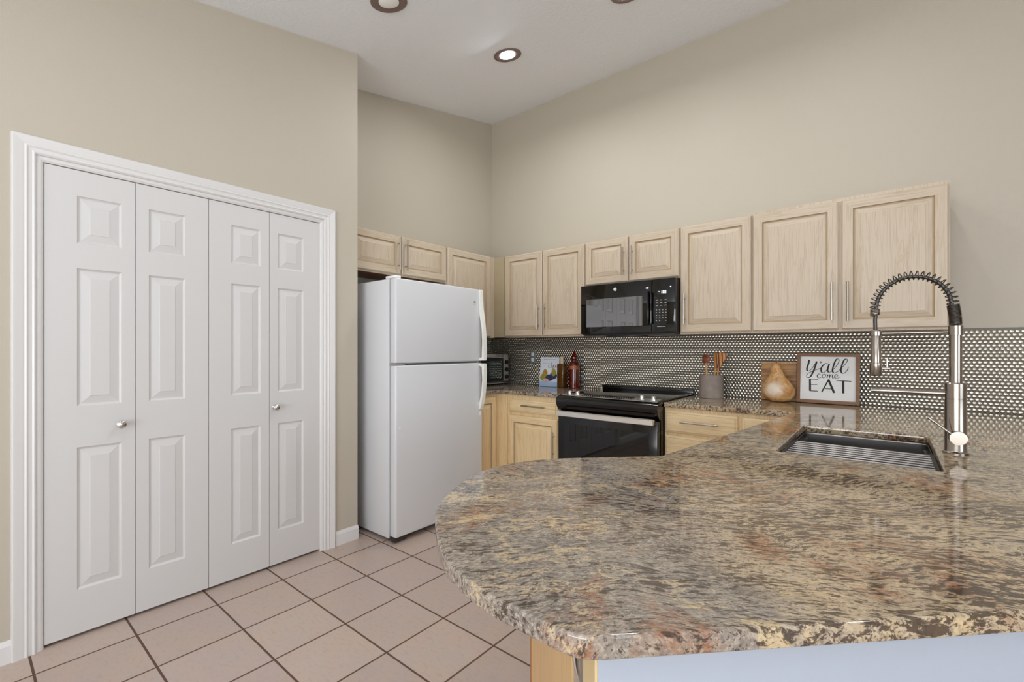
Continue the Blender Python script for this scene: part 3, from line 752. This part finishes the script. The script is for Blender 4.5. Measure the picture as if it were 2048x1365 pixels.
# ------------------------------------------------------------------ range
t = thing('range_oven', 'black slide-in electric range with steel oven handle between base cabinets', 'range', (1.68, -.36, 0))
RX0, RX1 = 1.302, 2.060
b = B().box(RX0, RX1, -.680, -.02, .02, .898, .002); b.build('oven_body', 'black_gloss', t, smooth=0)
b = B().box(RX0 - .001, RX1 + .002, -.625, -.055, .913, .923, .003); b.build('cooktop', 'cooktop', t)
b = B().box(RX0 + .02, RX1 - .02, -.60, -.06, .8985, .9125); b.build('cooktop_frame', 'black_gloss', t)
b = B().box(RX0, RX1 + .001, -.054, -.012, .899, .951, .006); b.build('back_vent', 'black_gloss', t)
b = B()
for k in range(22): b.box(1.40 + k * .027, 1.418 + k * .027, -.045, -.020, .9512, .952)
b.build('vent_slot', 'black_matte', t, smooth=0)
prof = [(-.60, .899), (-.626, .9260), (-.70, .9140), (-.735, .906), (-.748, .893), (-.750, .872), (-.742, .845), (-.722, .815), (-.705, .800), (-.682, .800), (-.682, .899)]
b = B().extr(prof, (RX0 - .004, 0, 0), (0, 1, 0), (0, 0, 1), (1, 0, 0), RX1 - RX0 + .008)
cp = b.build('control_panel', 'black_gloss', t, smooth=50)
# steel strip + dark touch display on the sloping top
def on_top(x0, x1, ya, yb, zz, m, name):
    sl = (.9260 - .9140) / (.074)
    f = lambda y: .9260 + (y + .626) * sl + zz
    b = B(); P = [(ya, f(ya)), (yb, f(yb)), (yb, f(yb) + .0015), (ya, f(ya) + .0015)]
    b.extr(P, (x0, 0, 0), (0, 1, 0), (0, 0, 1), (1, 0, 0), x1 - x0); return b.build(name, m, cp, smooth=0)
on_top(1.318, 2.046, -.630, -.700, .0002, 'handle_steel', 'steel_strip')
on_top(1.475, 1.865, -.636, -.688, .0018, 'black_glass', 'touch_display')
for kx in (1.365, 1.432, 1.925, 2.005):
    b = B().lathe([(0, 0), (.0215, 0), (.0205, .008), (.0155, .010), (.0145, .024), (.0125, .027), (0, .027)], (kx, -.665, .9205), 24)
    k = b.build('knob', 'chrome', cp)
b = B().box(RX0 + .004, RX1 - .003, -.730, -.684, .150, .792, .004); od = b.build('oven_door', 'black_gloss', t)
b = B().box(RX0 + .06, RX1 - .06, -.7315, -.7302, .22, .715, .0); b.build('window', 'black_glass', od, smooth=0)
b = B(); n = 16; pr = []
zh0, zh1 = .769, .812
for s_ in range(n + 1):
    x = 1.332 + (2.046 - 1.332) * s_ / n; bow = .010 * math.sin(PI * s_ / n)
    pr.append([b.bm.verts.new((x, y, z)) for y, z in ((-.772 - bow, zh0), (-.784 - bow, zh0 + .006), (-.784 - bow, zh1 - .006), (-.772 - bow, zh1))])
b.loft(pr)
oh = b.build('handle', 'handle_steel', od, smooth=30)
b = B()
for x in (1.334, 2.024): B().box(x, x + .020, -.7755, -.7315, zh0 + .003, zh1 - .003, .002).build('handle_bracket', 'chrome', oh)
b = B().box(RX0 + .004, RX1 - .003, -.720, -.684, .045, .142, .004); b.build('storage_drawer', 'black_gloss', t)
for x in (RX0 + .05, RX1 - .05):
    for y in (-.6, -.08): B().cyl((x, y, 0), (x, y, .02), .015, seg=12).build('foot', 'black_matte', t)

# ------------------------------------------------------------------ microwave
t = thing('microwave', 'black over-the-range microwave with glossy window hanging under the short cabinet', 'microwave', (1.68, -.2, 1.36))
MX0, MX1, MY = 1.3035, 2.055, -.405
b = B().box(MX0, MX1, MY + .028, -.012, 1.366, 1.7525, .002); b.build('housing', 'black_matte', t, smooth=0)
b = B().box(MX0, 1.882, MY, MY + .027, 1.372, 1.7505, .004); md = b.build('door', 'black_glass', t)
b = B().box(1.355, 1.815, MY - .0008, MY - .0001, 1.425, 1.640); b.build('window', 'mw_window', md, smooth=0)
b = B()
b.box(1.862, 1.874, MY - .032, MY - .020, 1.430, 1.668, .004); b.box(1.863, 1.873, MY - .021, MY - .0002, 1.432, 1.448); b.box(1.863, 1.873, MY - .021, MY - .0002, 1.65, 1.666)
b.build('handle', 'black_gloss', md)
b = B().lathe([(0, 0), (.0125, 0), (.0125, .0012), (0, .0012)], (1.600, MY - .0001, 1.704), 24, ax='y-'); lg = b.build('badge', 'white_plastic', md, smooth=30)
b = B().lathe([(.0035, 0), (.0055, 0), (.0055, .0008), (.0035, .0008)], (1.600, MY - .0014, 1.704), 16, ax='y-'); b.box(1.6005, 1.6055, MY - .0021, MY - .0014, 1.7015, 1.7035); b.build('monogram', 'grey_ink', lg, smooth=0)
b = B().box(1.884, MX1, MY, MY + .027, 1.372, 1.7505, .004); pnl = b.build('control_panel', 'black_glass', t)
b = B().box(1.925, 1.999, MY - .0008, MY - .0001, 1.640, 1.672); dsp = b.build('display', 'black_matte', pnl, smooth=0)
def seg7(b, x, z, w, h, on, y):
    tk = .0022
    S_ = {'a': (x, x + w, z + h - tk, z + h), 'g': (x, x + w, z + h / 2 - tk / 2, z + h / 2 + tk / 2), 'd': (x, x + w, z, z + tk), 'f': (x, x + tk, z + h / 2, z + h), 'e': (x, x + tk, z, z + h / 2), 'b': (x + w - tk, x + w, z + h / 2, z + h), 'c': (x + w - tk, x + w, z, z + h / 2)}
    for k in on: a = S_[k]; b.box(a[0], a[1], y - .0008, y, a[2], a[3])
b = B(); seg7(b, 1.950, 1.647, .009, .018, 'bc', MY - .001); seg7(b, 1.966, 1.647, .009, .018, 'abcdef', MY - .001); seg7(b, 1.980, 1.647, .009, .018, 'abcdef', MY - .001); b.box(1.936, 1.942, MY - .0018, MY - .001, 1.657, 1.662)
b.build('digits', 'led', dsp, smooth=0)
for r_ in range(8):
    for c_ in range(3 if r_ < 3 else 4):
        w = .014 if r_ < 3 else .008; px = 1.916 + c_ * (.031 if r_ < 3 else .0225); pz = 1.598 - r_ * .019 - (.012 if r_ >= 3 else 0)
        if r_ == 7 and c_ == 2: continue
        B().box(px, px + w, MY - .0010, MY - .0001, pz, pz + .005).build('key', 'key', pnl, smooth=0)
B().box(1.925, 1.985, MY - .0010, MY - .0001, 1.412, 1.416).build('key', 'key', pnl, smooth=0)
b = B().box(MX0 + .01, MX1 - .01, MY + .03, -.02, 1.358, 1.3655, .003); up_ = b.build('underside_vent', 'dark_grey', t)
b = B().lathe([(0, 0), (1, 0), (1, -.006), (.9, -.008), (0, -.008)], (1.62, -.25, 1.3578), 28, sc=(.17, .10)); b.build('filter', 'black_matte', up_)
b = B().lathe([(0, 0), (1, 0), (.8, -.004), (0, -.004)], (1.90, -.25, 1.3578), 24, sc=(.06, .05)); b.build('lamp_cover', 'grey_plate', up_)

# ------------------------------------------------------------------ toaster oven (front faces +x)
t = thing('toaster_oven', 'toaster oven with three black knobs in the corner beside the refrigerator', 'toaster oven', (.165, -.315, ZC), math.radians(0))
def L3(b): return b
b = B().box(-.135, .130, -.215, .215, .022, .300, .018, seg=3); b.build('case', 'cast', t, local=True)
b = B().box(-.11, .12, -.20, .20, .3002, .306, .002); b.build('top_plate', 'dark_grey', t, local=True)
b = B().box(.1305, .142, -.205, .135, .035, .262, .005); dr = b.build('door', 'black_matte', t, local=True)
b = B().box(.1422, .1438, -.185, .110, .062, .228, .0); b.build('window', 'toaster_glass', dr, local=True, smooth=0)
b = B().cyl((.165, -.18, .262), (.165, .11, .262), .006, seg=12); b.cyl((.130, -.17, .262), (.165, -.17, .262), .004); b.cyl((.130, .10, .262), (.165, .10, .262), .004); b.build('handle', 'chrome', dr, local=True)
b = B().box(.1305, .140, .140, .212, .030, .290, .004); pn = b.build('control_panel', 'cast', t, local=True)
for z in (.075, .145, .215):
    b = B().lathe([(0, 0), (.021, 0), (.019, .016), (0, .018)], (.1402, .176, z), 20, ax='x'); b.box(.157, .163, .173, .179, z - .017, z + .017); b.build('knob', 'black_matte', pn, local=True)
b = B().box(.05, .150, -.20, .21, .014, .0218, .003); b.build('crumb_tray', 'cast', t, local=True)
for x in (-.1, .1):
    for y in (-.18, .18): B().cyl((x, y, 0), (x, y, .0215), .012, seg=12).build('foot', 'black_matte', t, local=True)

# ------------------------------------------------------------------ wall outlet
t = thing('wall_outlet', 'grey double wall outlet on the steel tiles above the left counter', 'outlet', (.536, -.01, 1.176))
b = B().box(.494, .578, -.016, -.0095, 1.116, 1.237, .003); pl = b.build('plate', 'grey_plate', t)
for z in (1.150, 1.203):
    b = B().box(.520, .552, -.0175, -.0161, z - .016, z + .016, .0006); s_ = b.build('socket', 'white_plastic', pl)
    b = B().box(.528, .5295, -.0181, -.0176, z - .006, z + .007); b.box(.5425, .544, -.0181, -.0176, z - .006, z + .007); b.build('slot', 'ink', pl, smooth=0)

# ------------------------------------------------------------------ stroke lettering
def smooth_path(P, n=8):
    P = [Vector((p[0], p[1])) for p in P]
    if len(P) < 3: return [P[0].lerp(P[1], k / 4) for k in range(5)]
    Q = [P[0] * 2 - P[1]] + P + [P[-1] * 2 - P[-2]]; out = []
    for i in range(1, len(Q) - 2):
        p0, p1, p2, p3 = Q[i - 1:i + 3]
        for k in range(n):
            t_ = k / n
            out.append(.5 * ((2 * p1) + (-p0 + p2) * t_ + (2 * p0 - 5 * p1 + 4 * p2 - p3) * t_ ** 2 + (-p0 + 3 * p1 - 3 * p2 + p3) * t_ ** 3))
    out.append(P[-1]); return out
def stroke(b, P, wmin, wmax, O, U, V, N, th, sc, straight=False, taper=True):
    """calligraphic ribbon: wide when running downwards"""
    pts = [Vector(p) for p in P] if straight else smooth_path(P)
    O, U, V, N = map(Vector, (O, U, V, N)); L, R = [], []
    for i, p in enumerate(pts):
        a = pts[max(0, i - 1)]; c = pts[min(len(pts) - 1, i + 1)]; d = (c - a)
        d = d.normalized() if d.length > 1e-9 else Vector((1, 0))
        down = abs(d.y) if d.y > 0 else abs(d.y) * .15      # v axis of the trace points down
        w = wmin + (wmax - wmin) * down ** 1.3
        if straight: w = wmax
        nrm = Vector((-d.y, d.x)) * w / 2
        L.append(p + nrm); R.append(p - nrm)
    f = lambda q, h: O + U * (q.x * sc) + V * (-q.y * sc) + N * h
    lt = [b.bm.verts.new(f(q, th)) for q in L]; rt = [b.bm.verts.new(f(q, th)) for q in R]
    lb = [b.bm.verts.new(f(q, 0)) for q in L]; rb = [b.bm.verts.new(f(q, 0)) for q in R]
    n = len(pts)
    for i in range(n - 1):
        b.bm.faces.new((lt[i], lt[i + 1], rt[i + 1], rt[i])); b.bm.faces.new((lb[i], rb[i], rb[i + 1], lb[i + 1]))
        b.bm.faces.new((lt[i], lb[i], lb[i + 1], lt[i + 1])); b.bm.faces.new((rt[i], rt[i + 1], rb[i + 1], rb[i]))
    b.bm.faces.new((lt[0], rt[0], rb[0], lb[0])); b.bm.faces.new((lt[-1], lb[-1], rb[-1], rt[-1]))

# ------------------------------------------------------------------ sign (leans on the tiles)
SX0, SX1 = 2.726, 3.054; SW = SX1 - SX0; SH = .316; lean = math.radians(8)
t = thing('sign', "framed white sign reading Y'all come EAT leaning on the backsplash", 'sign', (SX0, -.075, ZC + .001))
Uu = Vector((1, 0, 0)); Vv = Vector((0, math.sin(lean), math.cos(lean))); Nv = Vector((0, -math.cos(lean), math.sin(lean))); O = Vector((0, 0, 0))
fw = .020
b = B()
for u0, u1, v0, v1 in ((0, SW, 0, fw), (0, SW, SH - fw, SH), (0, fw, fw, SH - fw), (SW - fw, SW, fw, SH - fw)):
    b.extr([(u0, v0), (u1, v0), (u1, v1), (u0, v1)], O - Nv * .0, Uu, Vv, Nv, .022)
b.build('frame', 'frame_wood', t, local=True, smooth=0)
b = B().extr([(fw - .002, fw - .002), (SW - fw + .002, fw - .002), (SW - fw + .002, SH - fw + .002), (fw - .002, SH - fw + .002)], O + Nv * .004, Uu, Vv, Nv, .010)
bd = b.build('board', 'sign_white', t, local=True, smooth=0)
b = B(); sc = (SW - 2 * fw) / 638.; OO = O + Nv * .0142 + Uu * fw + Vv * (SH - fw)
K = lambda P: [((x - 1256), (y - 124) * 1.04) for x, y in P]
st = lambda P, a, c, straight=False: stroke(b, K(P), a, c, OO, Uu, Vv, Nv, .0012, sc, straight)
st([(1358, 172), (1352, 215), (1334, 285), (1338, 318), (1362, 322), (1392, 290), (1425, 235), (1442, 200)], 6, 21)
st([(1450, 190), (1432, 260), (1408, 335), (1378, 400), (1345, 415), (1330, 395), (1345, 362), (1392, 330), (1455, 300), (1495, 283)], 6, 20)
st([(1488, 188), (1500, 198), (1494, 214)], 5, 10)
st([(1592, 226), (1560, 216), (1525, 240), (1502, 288), (1508, 334), (1535, 340), (1570, 300), (1592, 232)], 6, 17)
st([(1596, 220), (1580, 285), (1582, 325), (1602, 334), (1640, 300), (1690, 225), (1708, 170), (1692, 150), (1668, 172), (1646, 240), (1634, 310), (1652, 342), (1690, 325), (1732, 275), (1782, 215), (1800, 168), (1786, 150), (1760, 175), (1738, 245), (1730, 312), (1748, 344), (1778, 330), (1800, 300), (1812, 262)], 6, 18)
st([(1497, 366), (1478, 360), (1458, 382), (1462, 408), (1485, 414), (1508, 400)], 5, 10)
st([(1540, 362), (1520, 372), (1514, 398), (1530, 412), (1550, 400), (1556, 376), (1540, 362), (1560, 370), (1572, 366)], 5, 10)
st([(1578, 366), (1572, 412)], 5, 10); st([(1574, 396), (1590, 370), (1604, 368), (1602, 392), (1600, 412)], 5, 9); st([(1602, 396), (1620, 370), (1634, 370), (1632, 396), (1640, 412), (1656, 404)], 5, 9)
st([(1656, 400), (1688, 386), (1694, 368), (1676, 362), (1660, 384), (1666, 408), (1690, 412), (1722, 388)], 5, 10)
st([(1372, 432), (1376, 596)], 10, 24, True); st([(1372, 436), (1468, 434)], 5, 8, True); st([(1374, 508), (1460, 504)], 5, 8, True); st([(1372, 594), (1470, 596)], 5, 10, True)
st([(1592, 432), (1512, 606)], 5, 15, True); st([(1588, 432), (1656, 608)], 10, 25, True); st([(1545, 556), (1630, 556)], 5, 9, True)
st([(1678, 442), (1846, 446)], 5, 9, True); st([(1756, 444), (1758, 608)], 10, 25, True)
b.build('lettering', 'ink', bd, local=True, smooth=0)

# ------------------------------------------------------------------ board and carved pear
lean2 = math.radians(5); V2 = Vector((0, math.sin(lean2), math.cos(lean2))); N2 = Vector((0, -math.cos(lean2), math.sin(lean2)))
t = thing('cutting_board', 'brown streaked wooden board leaning on the tiles behind the carved pear', 'board', (2.513, -.035, ZC + .001))
b = B(); w_, h_ = .206, .243
b.extr([(0, 0), (w_, 0), (w_, h_), (0, h_)], (0, 0, 0), Uu, V2, N2, .016); b.build('panel', 'board', t, local=True, smooth=0)
b = B(); b.extr([(0, h_ + .0005), (w_, h_ + .0005), (w_, h_ + .012), (0, h_ + .012)], (0, 0, 0), Uu, V2, N2, .018); b.build('top_rail', 'pale_wood', t, local=True, smooth=0)
pc = Vector((2.632, -.150, ZC + .0005))
t = thing('pear_sculpture', 'carved wooden pear figure with a thin pointed neck standing left of the sign', 'ornament', pc)
prof = [(0, 0), (.040, .002), (.070, .014), (.090, .036), (.098, .064), (.095, .090), (.084, .115), (.066, .140), (.048, .165), (.038, .190), (.032, .215), (.023, .238), (.012, .250), (0, .254)]
b = B(); rings = []
for r_, z in [(Vector((p[0], p[1])).x, p[1]) for p in prof]:
    off = -.012 * max(0, (z - .06) / .18)
    rings.append([b.bm.verts.new((off + max(r_, 1e-4) * math.cos(2 * PI * k / 32), .62 * max(r_, 1e-4) * math.sin(2 * PI * k / 32), z)) for k in range(32)])
b.loft(rings); b.build('body', 'pear', t, local=True, smooth=60)
b = B().tube([(-.012, 0, .251), (-.008, 0, .260), (.004, 0, .268)], [.005, .004, .003], 10); b.build('stem', 'frame_wood', t, local=True)
for (x, z, r_) in ((-.004, .150, .0045), (-.006, .196, .003)):
    B().lathe([(0, 0), (r_, 0), (0, .0015)], (x, -.62 * .057 if z < .17 else -.62 * .0365, z), 12, ax='y-').build('knot', 'red_wood', t, local=True)

# ------------------------------------------------------------------ crock with utensils
cc = Vector((2.222, -.165, ZC + .0005))
t = thing('utensil_crock', 'grey concrete utensil crock on the counter right of the range', 'crock', cc)
b = B().lathe([(0, 0), (.078, 0), (.080, .002), (.080, .160), (.078, .162), (.070, .162), (.069, .158), (.069, .012), (0, .012)], cc, 40); b.build('crock_body', 'concrete', t)
def spoon(label, base, tip, bowl, m_b, m_h, nm='wooden_spoon'):
    base, tip = cc + Vector(base), cc + Vector(tip)
    t = thing(nm, label, 'spoon' if nm == 'wooden_spoon' else 'spatula', base, 0, 'wooden utensils in the crock')
    b = B().tube([base, base.lerp(tip, .5), tip], [.0085, .0075, .0075], 10); b.build('handle_shaft', m_h, t)
    d = (tip - base).normalized(); u = Vector((1, 0, 0)); u = (u - d * u.dot(d)).normalized(); v = d.cross(u)
    b = B(); w, h, th, style = bowl; rings = []
    n = 12
    for i in range(n + 1):
        f = i / n
        if style == 'spoon': rw = w * math.sin(PI * min(.985, max(.03, f * .9 + .06))) ** .7
        else: rw = w * (.22 + .78 * min(1, f * 1.25) ** 1.2) * (1 if f < .93 else .82)
        c = tip + d * (h * f - .006) + v * (0.010 * math.sin(PI * f) if style == 'spoon' else 0)
        rings.append([b.bm.verts.new(c + u * (rw * math.cos(2 * PI * k / 16)) + v * (th * math.sin(2 * PI * k / 16))) for k in range(16)])
    b.loft(rings); b.build('bowl' if style == 'spoon' else 'blade', m_b, t)
spoon('dark red-brown wooden spoon, leftmost utensil in the crock', (-.02, -.02, .016), (-.030, -.02, .245), (.028, .068, .008, 'spoon'), 'red_wood', 'pale_wood')
spoon('striped wooden spatula, rightmost and leaning right in the crock', (.0, .0, .016), (.052, .0, .215), (.029, .112, .004, 'spat'), 'zebra', 'zebra', 'wooden_spatula')
spoon('pale striped wooden spatula in the middle of the crock', (-.0, .026, .016), (.020, .030, .205), (.027, .115, .004, 'spat'), 'zebra', 'pale_wood', 'wooden_spatula')
spoon('white-edged wooden spatula partly hidden behind the others in the crock', (-.01, .05, .016), (.015, .052, .23), (.020, .090, .004, 'spat'), 'white_plastic', 'pale_wood', 'wooden_spatula')

# ------------------------------------------------------------------ cookbook
t = thing('cookbook', 'white cookbook with painted pears standing upright on the left counter', 'book', (.700, -.115, ZC + .0005))
BW, BH = .205, .268; l3 = math.radians(6); V3 = Vector((0, math.sin(l3), math.cos(l3))); N3 = Vector((0, -math.cos(l3), math.sin(l3)))
b = B().extr([(.002, .003), (BW - .003, .003), (BW - .003, BH - .003), (.002, BH - .003)], N3 * .002, Uu, V3, N3, .016); b.build('pages', 'pages', t, local=True, smooth=0)
b = B().extr([(0, 0), (BW, 0), (BW, BH), (0, BH)], N3 * .0182, Uu, V3, N3, .002); b.extr([(0, 0), (BW, 0), (BW, BH), (0, BH)], (0, 0, 0), Uu, V3, N3, .0018); cv = b.build('cover', 'cover', t, local=True, smooth=0)
b = B().extr([(0.001, 0.001), (BW - .001, .001), (BW - .001, .045), (.001, .050)], N3 * .0204, Uu, V3, N3, .0004); b.build('table_print', 'cover_blue', cv, local=True, smooth=0)
b = B()
for k in range(11): b.extr([(.035 + k * .0125, .244), (.043 + k * .0125, .244), (.043 + k * .0125, .249), (.035 + k * .0125, .249)], N3 * .0204, Uu, V3, N3, .0005)
for k in range(12): b.extr([(.022 + k * .0068, .2105), (.027 + k * .0068, .2105), (.027 + k * .0068, .2135), (.022 + k * .0068, .2135)], N3 * .0204, Uu, V3, N3, .0005)
b.build('small_print', 'grey_ink', cv, local=True, smooth=0)
b = B(); OB = N3 * .0204 + V3 * BH
for P in ([(112, 75), (98, 72), (90, 88), (100, 98), (116, 90), (128, 60), (130, 45)], [(128, 45), (122, 92), (138, 90)], [(142, 70), (140, 100), (128, 118)], [(165, 72), (150, 74), (148, 92), (162, 92), (170, 70), (172, 94), (186, 84)]):
    stroke(b, P, 2.0, 4.0, OB, Uu, V3, N3, .0005, .001)
b.build('script_title', 'ink', cv, local=True, smooth=0)
def blob(cx, cz, rx, rz, m, nm, h=.0006, pear=False):
    pts = []
    for k in range(24):
        a = 2 * PI * k / 24; rr = 1.0
        x = rx * math.cos(a) * ((1 - .45 * max(0, math.sin(a))) if pear else 1); pts.append((cx + x, cz + rz * math.sin(a)))
    B().extr(pts, N3 * .0206, Uu, V3, N3, h).build(nm, m, cv, local=True, smooth=0)
blob(.105, .080, .050, .030, 'navy', 'printed_fruit', .0004); blob(.150, .100, .040, .032, 'navy', 'printed_fruit', .0005)
blob(.058, .125, .028, .036, 'ochre', 'printed_fruit', .0008, True); blob(.152, .132, .026, .036, 'olive', 'printed_fruit', .0008, True)
blob(.035, .085, .032, .032, 'olive', 'printed_fruit', .0009, True); blob(.070, .055, .032, .018, 'pink', 'printed_fruit', .0010)

# ------------------------------------------------------------------ bottles
t = thing('oil_bottle', 'square amber bottle with pale stopper in front of the red bottle', 'bottle', (.953, -.140, ZC + .0005))
b = B().box(-.034, .034, -.034, .034, 0, .212, .010, seg=3); bb = b.build('bottle_body', 'amber', t, local=True)
b = B().box(-.029, .029, -.029, .029, .006, .135, .008, seg=3); b.build('liquid', 'liquid', bb, local=True)
b = B().lathe([(0, 0), (.017, 0), (.015, .012), (.0165, .016), (.0165, .06), (.012, .064), (0, .064)], (0, 0, .2125), 22); b.build('stopper', 'cork', t, local=True)
t = thing('vinegar_bottle', 'tall dark red glass bottle with ornate stopper left of the range', 'bottle', (1.045, -.085, ZC + .0005))
b = B().lathe([(0, 0), (.045, 0), (.048, .004), (.048, .196), (.046, .212), (.038, .226), (.024, .232), (.022, .245), (0, .245)], (0, 0, 0), 32); rb = b.build('bottle_body', 'red_glass', t, local=True)
b = B().lathe([(.0485, .0), (.0490, .0), (.0490, .030), (.0485, .030)], (0, 0, .165), 32); b.build('label_band', 'red_label', rb, local=True)
b = B().lathe([(0, 0), (.020, 0), (.030, .012), (.030, .026), (.018, .040), (.022, .048), (.012, .064), (.007, .078), (0, .084)], (0, 0, .2455), 14); b.build('stopper', 'red_glass', t, local=True)

# ------------------------------------------------------------------ ceiling downlights
labels = {0: 'lit recessed downlight in the ceiling nearest the room corner', 1: 'lit recessed downlight above the microwave, at the top edge of the photo',
          2: 'unlit recessed downlight with brown trim ring, above the refrigerator'}
Rm = Matrix.Rotation(-SLOPE * 0 + math.atan(.2014), 4, 'X')
for i, (x, y, on) in enumerate(CANS[:3]):
    t = thing('ceiling_light', labels[i], 'light', (0, 0, 0), 0, 'recessed ceiling lights')
    t.matrix_basis = Matrix.Translation((x, y, 3.5907 + .2014 * y - .0005)) @ Rm
    b = B().lathe([(.100, 0), (.100, -.004), (.094, -.007), (.060, -.003), (.056, -.001), (.056, 0)], (0, 0, 0), 40); b.build('trim_ring', 'bronze' , t, local=True)
    b = B().lathe([(0, -.0004), (.0555, -.0004), (.0555, -.0050), (.045, -.0095), (.02, -.0120), (0, -.0125)], (0, 0, 0), 32); b.build('lens', 'lamp' if on else 'baffle', t, local=True)
